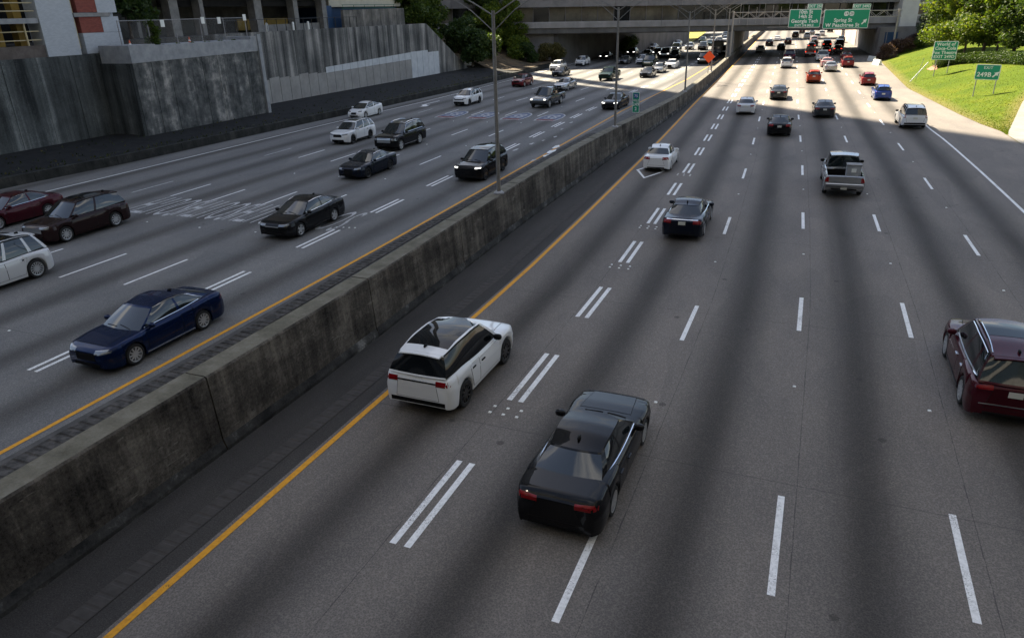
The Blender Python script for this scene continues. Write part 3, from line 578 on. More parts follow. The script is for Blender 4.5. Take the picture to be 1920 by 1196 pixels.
plain('mural_blue', (.02, .055, .12), .8); V = [(9.6, 158.9, 2.3), (11.8, 159.8, 2.3), (11.8, 159.8, 4.3), (9.6, 158.9, 4.3)]; V += [(x - .03, y + .1, z) for x, y, z in V]; wmesh('painted_patch', V, [(0, 1, 2, 3), (4, 7, 6, 5), (0, 4, 5, 1), (1, 5, 6, 2), (2, 6, 7, 3), (3, 7, 4, 0)], M['mural_blue'], ar, fix=True)
al = thing('bridge_abutment', 'dark ribbed abutment wall beside the oncoming lanes under the bridge', 'bridge abutment', (-45, 150, 0))
P = [(-48.4, 140.6), (-46.4, 148), (-45.2, 155), (-44.3, 162), (-43.3, 170), (-42.3, 178), (-41.3, 186), (-40, 196), (-38.4, 208), (-36.6, 220)]
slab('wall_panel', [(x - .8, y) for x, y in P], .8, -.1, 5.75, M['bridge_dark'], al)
V = [(-64, 134.4, -.1), (-48.8, 140.8, -.1), (-48.8, 141.8, -.1), (-64, 135.4, -.1), (-64, 134.4, 5.9), (-48.8, 140.8, 5.75), (-48.8, 141.8, 5.75), (-64, 135.4, 5.9)]; wmesh('wing_wall', V, BOXF, M['bridge_wall'], al, fix=True)
b2 = thing('road_bridge', 'second plain overpass farther along beyond the windowed bridge', 'bridge', (-12, 236, 0), rz=BA)
box('deck', -70, 60, 0, 11, 5.3, 6.6, M['bridge_concrete'], b2, local=True); box('parapet', -70, 60, -.2, .1, 6.2, 7.4, M['bridge_concrete'], b2, local=True)
for x in (-34, -11.0, 23): box('pier', x, x + 1, 1, 10, -.1, 5.28, M['bridge_concrete'], b2, local=True)
# sunlit wall far along the right edge
noisy('wall_pink', (.42, .33, .29), (.52, .43, .38), .5, .8, .1)
fw = thing('retaining_wall', 'pale pinkish retaining wall along the road edge beyond the bridge', 'retaining wall', (5, 230, 0)); slab('wall_panel', [(5.9, 201), (4.6, 225), (3.1, 255), (1.5, 290), (-1, 340)], .8, -.1, 3.6, M['wall_pink'], fw)
# ---------------------------------------------------------------- street lamps on the barrier
def lamp(y, label):
    x = barx(y) - .36; z0 = barh(y); T = thing('street_lamp', label, 'street lamp', (x, y, z0), 'twin arm street lamps on the median barrier')
    ht = 9.75 - z0 if y < 60 else 9.2 - z0
    mesh_obj('base_plate', *tube_data([(0, 0, 0), (0, 0, .05), (0, 0, .12)], [.24, .24, .15], 12), M['galvanised'], T, 40, True)
    mesh_obj('pole', *tube_data([(0, 0, .05), (0, 0, ht)], [.095, .072], 12), M['pole_gray'], T, 50, True)
    ang = math.atan2(bendR(y + 5) - bendR(y - 5), 10)
    for s in (-1, 1):
        D = Vector((s * math.cos(ang), s * math.sin(ang), 0)); up = Vector((0, 0, 1)); P0 = up * (ht - .75)
        arm = [up * (ht - .15) + D * .08] + [D * (4.6 * q) + up * (ht - .15 + 1.55 * math.sin(q * math.pi / 2)) for q in (.2, .4, .6, .8, 1)]
        tube_obj('arm', arm, .030, M['pole_gray'], T, 6); tube_obj('brace', [P0 + D * .08, D * 1.0 + up * (ht + .02), D * 2.6 + up * (ht + .93)], .022, M['pole_gray'], T, 5)
        hd = ball_obj('lamp_head', D * 5.0 + up * (ht + 1.42), (.42, .17, .11), M['galvanised'], T); hd.rotation_euler = (0, 0, ang)
    return T
for y, lb in ((29.9, 'tall gray street lamp standing in front of the black SUV with lit headlights'), (51.8, 'gray street lamp rising beside the green mile marker on the barrier'), (80.5, 'gray street lamp on the barrier between the mile marker and the orange diamond'),
              (107, 'gray street lamp on the barrier just behind the orange diamond sign'), (133, 'farthest street lamp on the barrier by the bridge pier')): lamp(y, lb)
# ---------------------------------------------------------------- signs
def sgn_text(s, x, z, h, mat, T, y=-.03, wx=1.0, bold=.01):
    o = link('lettering', text_me(s, mat, bold), T); o.location = (x, y, z); o.rotation_euler = (math.pi / 2, 0, 0); o.scale = (h * 1.38 * wx, h * 1.38, 1); return o
def rrect(w, h, r, n=4):
    P = []
    for cx, cz, a0 in ((w / 2 - r, h / 2 - r, 0), (-w / 2 + r, h / 2 - r, 1), (-w / 2 + r, -h / 2 + r, 2), (w / 2 - r, -h / 2 + r, 3)):
        for k in range(n + 1): a = (a0 + k / n) * math.pi / 2; P.append((cx + r * math.cos(a), cz + r * math.sin(a)))
    return P
def plate(name, P, x, z, y0, y1, mat, T):
    n = len(P); V = [(x + a, y0, z + b) for a, b in P] + [(x + a, y1, z + b) for a, b in P]
    return mesh_obj(name, V, [tuple(range(n)), tuple(reversed(range(n, 2 * n)))] + [(k, (k + 1) % n, n + (k + 1) % n, n + k) for k in range(n)], mat, T, fix=True)
def panel(T, x, z, w, h, mat='sign_green', bw=.09, r=.18):
    plate('panel', rrect(w, h, r), x, z, .0, .06, M['sign_back'], T); plate('border', rrect(w, h, r), x, z, -.012, -.002, M['sign_white'], T); plate('face', rrect(w - 2 * bw, h - 2 * bw, r * .7), x, z, -.022, -.014, M[mat], T)
def arrow_ne(T, x, z, s, mat):
    P = [(-.5, -.36), (-.36, -.5), (.12, -.02), (.12, -.22), (.5, .5), (-.22, .12), (-.02, .12)]; P = [(.5, .5), (-.25, .28), (-.05, .12), (-.5, -.33), (-.33, -.5), (.12, -.05), (.28, -.25)]
    plate('arrow', [(a * s, b * s) for a, b in P], x, z, -.034, -.023, mat, T)
GRR = (0, math.radians(.65), BA)
gt = thing('sign_gantry', 'overhead truss gantry spanning the outbound lanes in front of the bridge', 'gantry', (-3.0, 148.7, 0)); gt.rotation_euler = GRR
def at(px, py): # local x,z on the gantry plane through its origin
    d = (px - 960) / F_PX * RT - (py - 598) / F_PX * UP + FW; nn = Vector((-math.sin(BA), math.cos(BA), 0)); p0 = Vector((-3.0, 148.7, 0)); t = nn.dot(p0 - CAM) / nn.dot(d); p = CAM + d * t - p0
    return p.x * math.cos(BA) + p.y * math.sin(BA), p.z
xl, zl_ = at(1376, 40); xr, zr = at(1686, 40)
plain('truss_metal', (.36, .33, .30), .5, .2)
for yy in (.35, 1.2):
    for z in (7.25, 8.25): tube_obj('chord', [(xl, yy, z), (xr + .4, yy, z)], .07, M['truss_metal'], gt, 6)
    V, F = [], []; nb = 22
    for k in range(nb):
        xa = xl + (xr - xl) * k / nb; xb = xl + (xr - xl) * (k + 1) / nb; v, f = tube_data([(xa, yy, 7.25 if k % 2 else 8.25), (xb, yy, 8.25 if k % 2 else 7.25)], .035, 4); b = len(V); V += v; F += [tuple(b + i for i in q) for q in f]
    mesh_obj('lattice', V, F, M['truss_metal'], gt)
for x in (xl, xr): tube_obj('column', [(x, .78, 0), (x, .78, 8.5)], .17, M['truss_metal'], gt, 10)
for k in range(9): x = xl + 1.0 + k * 1.45; tube_obj('sign_hanger', [(x, .2, 6.0 if k % 2 else 6.4), (x, .2, 9.7 - .3 * (k % 3))], .035, M['truss_metal'], gt, 4)
tube_obj('catwalk_rail', [(xl + 6, -.2, 5.75), (xl + 13, -.2, 5.75)], .04, M['truss_metal'], gt, 5)
def guide_sign(label, xa, ya, xb, yb, tab):
    T = thing('guide_sign', label, 'road sign', (-3.0, 148.7, 0), 'green overhead guide signs'); T.rotation_euler = GRR
    x0, z1 = at(xa, ya); x1, z0 = at(xb, yb); w, h, cx, cz = x1 - x0, z1 - z0, (x0 + x1) / 2, (z0 + z1) / 2
    panel(T, cx, cz, w, h); tw = tab[1]; tz = z1 + .45; tx = x1 - tw / 2 - .02; panel(T, tx, tz, tw, .82, r=.1, bw=.06); sgn_text(tab[0], tx, tz, .46, M['sign_white'], T, bold=.025); return T, cx, cz, w, h
T, cx, cz, w, h = guide_sign('green overhead sign listing 10th St, 14th St and Georgia Tech', 1480.5, 19, 1536, 52, ('EXIT 250', 2.6))
for s, dz, hh in (('10th St', .345, .60), ('14th St', .105, .60), ('Georgia Tech', -.145, .60), ('EXIT 3/4 MILE', -.38, .40)): sgn_text(s, cx, cz + dz * h, hh, M['sign_white'], T, bold=.03)
T, cx, cz, w, h = guide_sign('green overhead sign reading Spring St and W Peachtree St with arrow', 1545.5, 18.5, 1626, 52, ('EXIT 249D', 3.2))
for s, dx in (('19', -.1), ('29', .85)):
    plate('route_shield', rrect(.82, .76, .3), cx + dx, cz + .27 * h, -.034, -.023, M['sign_white'], T); sgn_text(s, cx + dx, cz + .27 * h, .42, M['sign_black'], T, y=-.04)
sgn_text('Spring St', cx - .55, cz - .07 * h, .62, M['sign_white'], T, bold=.03); sgn_text('W Peachtree St', cx - .55, cz - .33 * h, .62, M['sign_white'], T, bold=.03, wx=1.05); arrow_ne(T, cx + .40 * w, cz - .16 * h, .95, M['sign_white'])
# mile marker and orange diamond on the barrier
p = Vector((barx(58) - .5, 58.5, barh(58)))
T = thing('mile_marker', 'tall narrow green mile marker sign standing on the median barrier', 'road sign', p); box('post', p.x - .03, p.x + .03, p.y + .03, p.y + .08, p.z, p.z + .6, M['galvanised'], T)
panel(T, 0, 1.08, .56, 1.55, r=.05, bw=.03); plate('route_shield', [(a * .2, b * .2) for a, b in SH], 0, 1.58, -.034, -.023, M['sign_blue'], T); sgn_text('75', 0, 1.57, .2, M['sign_white'], T, y=-.04); sgn_text('MILE', 0, 1.22, .17, M['sign_white'], T); sgn_text('249', 0, .93, .25, M['sign_white'], T, bold=.02); sgn_text('2', 0, .58, .25, M['sign_white'], T, bold=.02)
p = Vector((barx(104) - .5, 104, barh(104)))
T = thing('warning_sign', 'blank bright orange diamond work sign on the median barrier', 'road sign', p); tube_obj('post', [(0, .05, 0), (0, .05, 1.5)], .04, M['galvanised'], T, 6)
plate('panel', [(0, .8), (-.78, 0), (0, -.8), (.78, 0)], 0, 2.1, -.02, .02, M['sign_orange'], T)
# ---------------------------------------------------------------- grass slope, ramp and planting
TL = [(60, 13.8), (68, 13.55), (72, 12.7), (78, 11.9), (101, 9.5), (135, 9.0), (158, 8.8), (200, 7.5)]
TR = [(60, 13.85), (66, 13.6), (68, 14.0), (78, 16.6), (90, 21), (110, 30), (125, 45), (200, 60)]
def terr(x, y):
    t = x - lin(y, TL)
    if t < 0: return 0.02
    z = .25 * t if t < 11 else 2.75 + .05 * (t - 11)
    return .02 + z * min(1, max(0, (y - 62) / 12)) + .05 * math.sin(x * .9) * math.sin(y * .5) * min(1, t)
def march(px, py, fn, s=30.0):
    d = ((px - 960) / F_PX * RT - (py - 598) / F_PX * UP + FW).normalized()
    while s < 400:
        p = CAM + d * s
        if p.z <= fn(p.x, p.y): return Vector((p.x, p.y, fn(p.x, p.y)))
        s += .1
    return p
def T_(px, py): return march(px, py, terr)   # pixel of the photograph -> point on the slope
m, t, b = nodes('grass_lit'); a = noise(t, pos(t), .22, 5, .6); c = noise(t, pos(t), 5, 4, .75); f = noise(t, pos(t), 22, 3, .75)
col = ramp(t, a, [(.3, (.058, .098, .004)), (.5, (.080, .122, .006)), (.7, (.118, .142, .009))])
xs = N(t, 'SeparateXYZ', i_0=pos(t)); 
col = mix(t, 1, col, ramp(t, c, [(.32, (.62, .66, .6)), (.6, (1.15, 1.1, 1.0)), (.8, (1.6, 1.35, 1.2))]), 'MULTIPLY'); col = mix(t, 1, col, ramp(t, f, [(.3, (.65, .7, .6)), (.7, (1.25, 1.2, 1.1))]), 'MULTIPLY')
uvn = N(t, 'UVMap').outputs[0]; sx = N(t, 'SeparateXYZ', i_0=uvn)   # u of the sheet runs 0..1 across the slope: dry edge strip
dry = mth(t, 'SUBTRACT', 1, mth(t, 'MULTIPLY', mth(t, 'ADD', sx.outputs[0], mth(t, 'MULTIPLY', mth(t, 'SUBTRACT', c, .5), 1.6)), .8)); n_ = N(t, 'Clamp'); t.links.new(dry, n_.inputs[0])
col = mix(t, mth(t, 'MULTIPLY', n_.outputs[0], .75), col, (.17, .135, .05)); t.links.new(col, b.inputs['Base Color']); b.inputs['Roughness'].default_value = .9; b.inputs['Specular IOR Level'].default_value = .1; bump(t, b, mth(t, 'ADD', f, c), .9, .06)
gys = [62 + 1.0 * i for i in range(18)] + [80 + 2 * i for i in range(50)]
sheet('grass_slope', lambda y: lin(y, TL), lambda y: max(lin(y, TR), lin(y, TL) + .05), gys, M['grass_lit'], zf=terr, ncol=26, uvf=lambda x, y: (min(x - lin(y, TL), lin(y, TR) - x if y < 100 else 9), y))
noisy('ramp_concrete', (.19, .182, .17), (.26, .25, .232), .9, .85, .3)
sheet('exit_ramp', lambda y: lin(y, TR), lambda y: lin(y, TR) + 9, gys[:40], M['ramp_concrete'], zf=lambda x, y: terr(lin(y, TR), y) + .0, ncol=3)
# scattered grass tufts along the slope
leafm('grass_blade', (.07, .12, .01), (.12, .17, .015), (.22, .22, .04), .3)
V, F = [], []; gr_ = random.Random(11)
for k in range(9000):
    y = 66 + 75 * gr_.random() ** 1.3; a, b_ = lin(y, TL), min(lin(y, TR), lin(y, TL) + 16)
    if b_ - a < .1: continue
    x = a + (b_ - a) * gr_.random(); z = terr(x, y) - .01; an = gr_.uniform(0, 3.14); hh = gr_.uniform(.04, .10); ww = .045
    i = len(V); V += [(x - ww * math.cos(an), y - ww * math.sin(an), z), (x + ww * math.cos(an), y + ww * math.sin(an), z), (x + gr_.uniform(-.06, .06), y + gr_.uniform(-.06, .06), z + hh)]; F.append((i, i + 1, i + 2))
tag(mesh_obj('grass', V, F, M['grass_blade']), 'short lawn grass tufts growing over the sunny slope', 'grass', None, 'stuff')
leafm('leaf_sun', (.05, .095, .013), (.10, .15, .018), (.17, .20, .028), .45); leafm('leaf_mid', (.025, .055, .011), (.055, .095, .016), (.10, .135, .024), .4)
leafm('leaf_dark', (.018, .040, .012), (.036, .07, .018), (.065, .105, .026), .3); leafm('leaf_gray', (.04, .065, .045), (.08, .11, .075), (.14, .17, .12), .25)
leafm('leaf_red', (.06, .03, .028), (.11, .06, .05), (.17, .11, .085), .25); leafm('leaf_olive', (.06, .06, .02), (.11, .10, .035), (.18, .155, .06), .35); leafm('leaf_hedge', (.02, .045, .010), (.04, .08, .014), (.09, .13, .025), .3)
noisy('bark', (.05, .038, .028), (.11, .085, .065), 8, .9, .5)
def leaves(blobs, n, size, seed, flatten=.8, shell=.55):
    rr = random.Random(seed); V, F = [], []; tot = sum(b[3] ** 2 for b in blobs)
    for cx, cy_, cz, r, sz in [(b[0], b[1], b[2], b[3], b[4] if len(b) > 4 else flatten) for b in blobs]:
        m_ = int(n * r * r / tot)
        for _ in range(m_):
            while True:
                d = Vector((rr.uniform(-1, 1), rr.uniform(-1, 1), rr.uniform(-1, 1)))
                if .05 < d.length < 1: break
            q = d.normalized() * (shell + (1.06 - shell) * rr.random() ** .6) * (1 + .13 * math.sin(7 * d.x + 5 * d.y + 6 * d.z))
            p = Vector((cx, cy_, cz)) + Vector((q.x * r, q.y * r, q.z * r * sz)); s = size * rr.uniform(.6, 1.35)
            a = Vector((rr.gauss(0, 1), rr.gauss(0, 1), rr.gauss(0, .8))).normalized(); b_ = a.cross(Vector((rr.gauss(0, 1), rr.gauss(0, 1), rr.gauss(0, 1)))).normalized()
            i = len(V); V += [p - a * s, p + b_ * s * .5, p + a * s, p - b_ * s * .5]; F.append((i, i + 1, i + 2, i + 3))
    return V, F
def tree(name, label, cat, base, blobs, n, size, mat, seed, trunk=None, group=None):
    T = thing(name, label, cat, base, group); V, F = leaves(blobs, n, size, seed); mesh_obj('crown', V, F, M[mat], T)
    rr = random.Random(seed + 1)
    if trunk:
        h, r = trunk; V, F = tube_data([(0, 0, -.2), (.05, 0, h * .4), (-.05, .05, h)], [r * 1.3, r, r * .75], 8)
        for bl in blobs[:7]:
            v, f = tube_data([(0, 0, h * .8), (bl[0] * .5, bl[1] * .5, (h + bl[2]) * .5), (bl[0] * .9, bl[1] * .9, bl[2])], [r * .6, r * .4, r * .12], 5); o = len(V); V += v; F += [tuple(o + i for i in q) for q in f]
        mesh_obj('trunk', V, F, M['bark'], T, 50)
    return T
def blobset(rx, ry, z0, z1, n, r0, r1, seed):
    rr = random.Random(seed); B = []
    for k in range(n):
        a = 6.283 * (k + rr.random() * .7) / n * 2.4; q = math.sqrt(rr.random()); z = rr.uniform(z0, z1); f = 1 - .5 * max(0, (z - (z0 + z1) / 2) / (z1 - z0) * 2) ** 2
        B.append((rx * q * f * math.cos(a), ry * q * f * math.sin(a), z, rr.uniform(r0, r1), .75))
    return B
g1 = 'trees on the grass slope'
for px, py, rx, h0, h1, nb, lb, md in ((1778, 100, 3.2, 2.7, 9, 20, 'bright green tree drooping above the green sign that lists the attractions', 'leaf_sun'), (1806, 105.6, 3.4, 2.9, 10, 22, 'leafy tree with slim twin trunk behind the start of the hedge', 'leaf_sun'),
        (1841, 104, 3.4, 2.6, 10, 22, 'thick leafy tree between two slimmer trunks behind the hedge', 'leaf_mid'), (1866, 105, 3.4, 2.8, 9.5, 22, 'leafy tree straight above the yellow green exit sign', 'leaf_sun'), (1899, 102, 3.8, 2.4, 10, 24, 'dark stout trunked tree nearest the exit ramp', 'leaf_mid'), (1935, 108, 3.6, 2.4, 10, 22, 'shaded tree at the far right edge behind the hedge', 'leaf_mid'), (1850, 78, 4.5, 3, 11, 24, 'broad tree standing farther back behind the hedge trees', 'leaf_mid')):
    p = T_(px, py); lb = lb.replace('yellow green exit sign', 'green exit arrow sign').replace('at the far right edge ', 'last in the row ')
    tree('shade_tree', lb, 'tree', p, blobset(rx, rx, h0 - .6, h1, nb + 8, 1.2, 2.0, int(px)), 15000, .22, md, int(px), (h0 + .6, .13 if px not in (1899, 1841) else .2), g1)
p = T_(1733, 88); tree('magnolia_tree', 'gray green broadleaf evergreen by the lit end of the bridge building', 'tree', p, blobset(1.5, 1.5, 1.2, 5.0, 12, .8, 1.2, 5), 5000, .2, 'leaf_gray', 5, (1.2, .12))
p = T_(1721, 92); tree('bush', 'small bright green bush in front of the gray green evergreen', 'bush', p, blobset(.6, .6, .5, 1.9, 6, .5, .7, 8), 1600, .13, 'leaf_sun', 8)
for px, py, rx, lb, s in ((1659, 112, 1.5, 'rounded reddish brown shrub closest to the road under the gantry post', 21), (1676, 103, 1.5, 'reddish brown shrub right at the gantry post', 22), (1697, 98, 1.5, 'reddish brown shrub between the gantry post and the evergreen', 23), (1708, 90, 1.4, 'upper reddish brown shrub beside the bright green bush', 24)):
    p = T_(px, py); tree('red_shrub', lb, 'shrub', p, blobset(rx * .7, rx * .7, .5, 2.0, 9, .8, 1.0, s), 4000, .13, 'leaf_red', s, None, 'reddish shrubs at the bridge end')
hp = [T_(px, py) for px, py in ((1762, 127), (1778, 123), (1797, 120), (1820, 118), (1845, 117), (1870, 118), (1895, 119), (1922, 121), (1950, 123))]; c0 = hp[0].copy()
B = []
for a, b_ in zip(hp, hp[1:]):
    for k in range(4): q = a.lerp(b_, k / 4) - c0; B.append((q.x, q.y, q.z + .55, .85, .8))
T = thing('hedge', 'long low clipped hedge curving across the grass slope', 'hedge', c0); V, F = leaves(B, 24000, .085, 31, shell=.75); mesh_obj('foliage', V, F, M['leaf_hedge'], T)
noisy('mulch', (.22, .11, .07), (.36, .2, .13), 3, .9, .4)
V = [T_(px, py) + Vector((0, 0, .035)) for px, py in ((1737, 131), (1752, 122), (1762, 121), (1757, 131), (1745, 133))]; tag(mesh_obj('mulch_bed', V, [tuple(range(5))], M['mulch']), kind='structure')
# ground signs on the slope
def post_sign(label, pa, pb, w, h, zb, fn):
    A, Bp = T_(*pa), T_(*pb); mid = (A + Bp) / 2; T = thing('exit_sign', label, 'road sign', mid); T.rotation_euler = (0, 0, math.atan2(Bp.y - A.y, Bp.x - A.x) * .35)
    s = (A - Bp).length / 2
    for q in (-1, 1): tube_obj('post', [(q * s, .1, -.5), (q * s, .1, zb + h * .8)], .05, M['galvanised'], T, 6)
    panel(T, 0, zb + h / 2, w, h, r=.12, bw=.06); fn(T, zb + h / 2)
def f1_(T, z):
    for s, dz, hh in (('World of', .72, .37), ('Coca-Cola', .25, .37), ('Fox Theatre', -.24, .37), ('EXIT 249D', -.72, .35)): sgn_text(s, 0, z + dz, hh, M['sign_white'], T, bold=.03)
def f2_(T, z):
    sgn_text('EXIT', 0, z + .40, .27, M['sign_white'], T, bold=.0); sgn_text('249B', -.26, z - .24, .42, M['sign_white'], T, bold=.025); arrow_ne(T, .72, z - .2, .56, M['sign_white'])
post_sign('green sign on two posts listing World of Coca-Cola and Fox Theatre', (1751.5, 143.6), (1774.4, 138), 2.65, 2.15, 1.75, f1_)
post_sign('green exit 249B sign with white arrow on two thin posts', (1831.5, 178.7), (1853, 180), 2.1, 1.42, 1.45, f2_)
def bounded(name, label, p0, p1, r, mat, cat):
    o = Vector(p0); V, F = tube_data([Vector(p0) - o, Vector(p1) - o], r, 6); ob = mesh_obj(name, V, F, mat, None, 40, True); ob.location = o; tag(ob, label, cat); return ob
a = T_(1706, 154); bounded('leaning_post', 'white leaning marker post on the grass slope', a, a + Vector((1.7, .4, 2.3)), .06, M['sign_white'], 'post')
a = T_(1717, 150); bounded('thin_stake', 'thin gray upright stake beside the leaning white post', a, a + Vector((.5, .1, 2.6)), .03, M['galvanised'], 'post')
for i, (px, py, lb) in enumerate(((1634, 112, 'white concrete barrier block nearest the bridge opening'), (1644, 119, 'white concrete barrier block at the foot of the grass slope'))):
    p = G(px, py + 3); o = mesh_obj('barrier_block', [(x * 2.6, y, z) for x, y, z in ((-.5, -.3, 0), (.5, -.3, 0), (.5, .3, 0), (-.5, .3, 0), (-.5, -.1, .82), (.5, -.1, .82), (.5, .1, .82), (-.5, .1, .82))], BOXF, M['sign_white']); o.location = p; o.rotation_euler = (0, 0, 1.9); tag(o, lb, 'barrier', 'white barrier blocks by the abutment')
# ---------------------------------------------------------------- left embankment and planting
def terrL(x, y):
    z = .75 + .30 * max(0, -50.5 - x) + (.2 * math.sin(x * 1.3) * math.sin(y * .7) if x < -51 else 0)
    if y < 117 and x < -56: z = max(z, zt3(y) - .12 + .12 * (-56 - x))
    return min(z, 9)
noisy('dirt_bank', (.04, .032, .02), (.14, .10, .06), .7, .9, .5)
sheet('dirt_bank', lambda y: -100, lambda y: lin(y, LBX) - .42, [115.3 + 1.5 * i for i in range(18)], M['dirt_bank'], zf=terrL, ncol=34)
sheet('dirt_bank', lambda y: -100, lambda y: -56.1, [101 + .9 * i for i in range(17)], M['dirt_bank'], zf=terrL, ncol=22)
gl = 'trees on the bank beside the bridge'
def tl(px, py, z):
    return march(px, py, lambda x, y: terrL(x, y) if y > 101 and x < -46 else -1, 60)
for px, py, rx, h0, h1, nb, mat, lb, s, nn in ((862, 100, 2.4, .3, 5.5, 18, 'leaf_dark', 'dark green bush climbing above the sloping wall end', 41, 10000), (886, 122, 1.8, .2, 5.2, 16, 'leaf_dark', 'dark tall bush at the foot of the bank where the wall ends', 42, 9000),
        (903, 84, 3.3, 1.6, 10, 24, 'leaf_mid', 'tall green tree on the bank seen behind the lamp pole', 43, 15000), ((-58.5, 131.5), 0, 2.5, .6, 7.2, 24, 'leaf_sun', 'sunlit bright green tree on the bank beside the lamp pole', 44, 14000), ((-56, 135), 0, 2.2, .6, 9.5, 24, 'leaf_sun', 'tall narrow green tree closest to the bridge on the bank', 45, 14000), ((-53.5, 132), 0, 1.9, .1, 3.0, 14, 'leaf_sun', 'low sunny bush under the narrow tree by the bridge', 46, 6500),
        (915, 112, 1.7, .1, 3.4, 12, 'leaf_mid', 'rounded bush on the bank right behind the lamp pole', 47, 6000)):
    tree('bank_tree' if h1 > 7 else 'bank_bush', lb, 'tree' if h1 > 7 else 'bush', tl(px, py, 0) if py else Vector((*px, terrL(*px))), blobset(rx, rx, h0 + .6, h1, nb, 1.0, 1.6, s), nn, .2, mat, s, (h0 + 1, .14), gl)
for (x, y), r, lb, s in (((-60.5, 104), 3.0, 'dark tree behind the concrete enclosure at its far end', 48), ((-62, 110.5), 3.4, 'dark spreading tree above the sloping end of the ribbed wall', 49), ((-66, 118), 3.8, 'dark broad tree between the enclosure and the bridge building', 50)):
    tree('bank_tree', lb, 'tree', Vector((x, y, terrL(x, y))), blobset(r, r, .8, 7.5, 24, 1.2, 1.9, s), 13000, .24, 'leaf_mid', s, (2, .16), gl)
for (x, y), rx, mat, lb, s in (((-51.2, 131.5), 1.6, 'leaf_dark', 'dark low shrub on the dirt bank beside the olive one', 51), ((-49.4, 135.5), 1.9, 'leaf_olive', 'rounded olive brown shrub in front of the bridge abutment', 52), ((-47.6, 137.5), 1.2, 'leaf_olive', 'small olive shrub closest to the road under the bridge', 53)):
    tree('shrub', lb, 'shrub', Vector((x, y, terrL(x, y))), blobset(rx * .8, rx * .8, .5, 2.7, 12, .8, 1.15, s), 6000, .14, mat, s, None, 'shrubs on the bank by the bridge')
p = Vector((-42.2, 172, 0)); tree('climbing_plant', 'green creeper covering part of the dark wall under the bridge', 'plant', p, [(-.4 + .1 * k, -3 + 1.5 * k, 1.5 + .55 * (k % 3), 1.2, 1.0) for k in range(6)], 3500, .18, 'leaf_mid', 61)
tree('climbing_plant', 'leafy green bush growing through the chain link fence', 'plant', Vector((-52.4, 48.1, 7.5)), [(0, 0, .7, .55), (0, .25, 1.4, .5), (.05, -.1, 2.0, .38)], 1500, .12, 'leaf_mid', 62)
tree('street_tree', 'dark tree between the white brick building and the concrete columns', 'tree', Vector((-58.6, 51.5, 8.2)), blobset(1.7, 2.0, 1.8, 5, 14, .9, 1.4, 63), 6000, .2, 'leaf_dark', 63, (1.6, .14))
V, F = leaves([(-.1, -.0 + 1.7 * k, .12, .35, .6) for k in range(6)], 900, .09, 64); o = mesh_obj('weeds', V, F, M['leaf_mid']); o.location = (-51.9, 48.6, 7.55); tag(o, 'low weeds growing along the foot of the chain link fence', 'weeds', None, 'stuff')
# sunny bank far beyond the bridge
noisy('bank_grass', (.20, .19, .02), (.30, .27, .04), .4, .9, .2)
sheet('far_bank', lambda y: -75, lambda y: -36.0 - (y - 222) * .02 + .0, [222 + 6 * i for i in range(14)], M['bank_grass'], zf=lambda x, y: .2 + max(0, (y - 222)) * .055, ncol=4)
tree('bush', 'round dark bush on the sunny bank beyond the bridge', 'bush', Vector(G(1285, 73.5)) , blobset(1.2, 1.2, .5, 1.8, 6, .8, 1.0, 71), 900, .2, 'leaf_dark', 71)
# ---------------------------------------------------------------- vehicles
def lerp(a, b, t): return a + (b - a) * t
def interp(x, pts):
    if x <= pts[0][0]: return pts[0][1]
    for (x0, y0), (x1, y1) in zip(pts, pts[1:]):
        if x <= x1:
            t = (x - x0) / (x1 - x0); t2 = t * t * (3 - 2 * t)
            return lerp(y0, y1, .5 * t + .5 * t2)
    return pts[-1][1]

BASE = dict(L=4.85, W=1.85, H=1.45, wb=2.8, fo=.95, wr=.335, clear=.165, rf=.5, rr=.42, kf=.24, kr=.15,
    # deck / belt profile: (fraction of L from rear 0 .. front 1, z)
    deck=[(0, .90), (.03, 1.02), (.2, 1.04), (.45, .99), (.68, .955), (.8, .93), (.93, .86), (.98, .79), (1, .70)],
    wsb=.70, wst=.545, blt=.27, blb=.15, hwb=.83, hwt=.6, hwr=.78,      # greenhouse stations (fractions), half widths (of W/2)
    belt=[(0, 1.0), (.5, .95), (1, .92)], roof=[(0, .93), (.35, 1.0), (.6, 1.0), (1, .955)], crown=.035,
    pil=.5, cpil=.84, bow=.16, rbow=.10,
    head=(.5, .94, .65, .745, .04), tail=(.5, .95, .80, .93, .0), grille=(.34, .44, .65), rough_trim=False, rails=False,
    bed=None, pano=None, trim=None, det=2, rim='silver', plate=True, spoiler=0, clad=False, chrome_bar=False, lights=False,
    lower=(.55, .22, .36), sillchrome=False, gbright=False, handle='paint', tint='glass', mir=True, rearplate=(.0, .72), hood_vent=False)

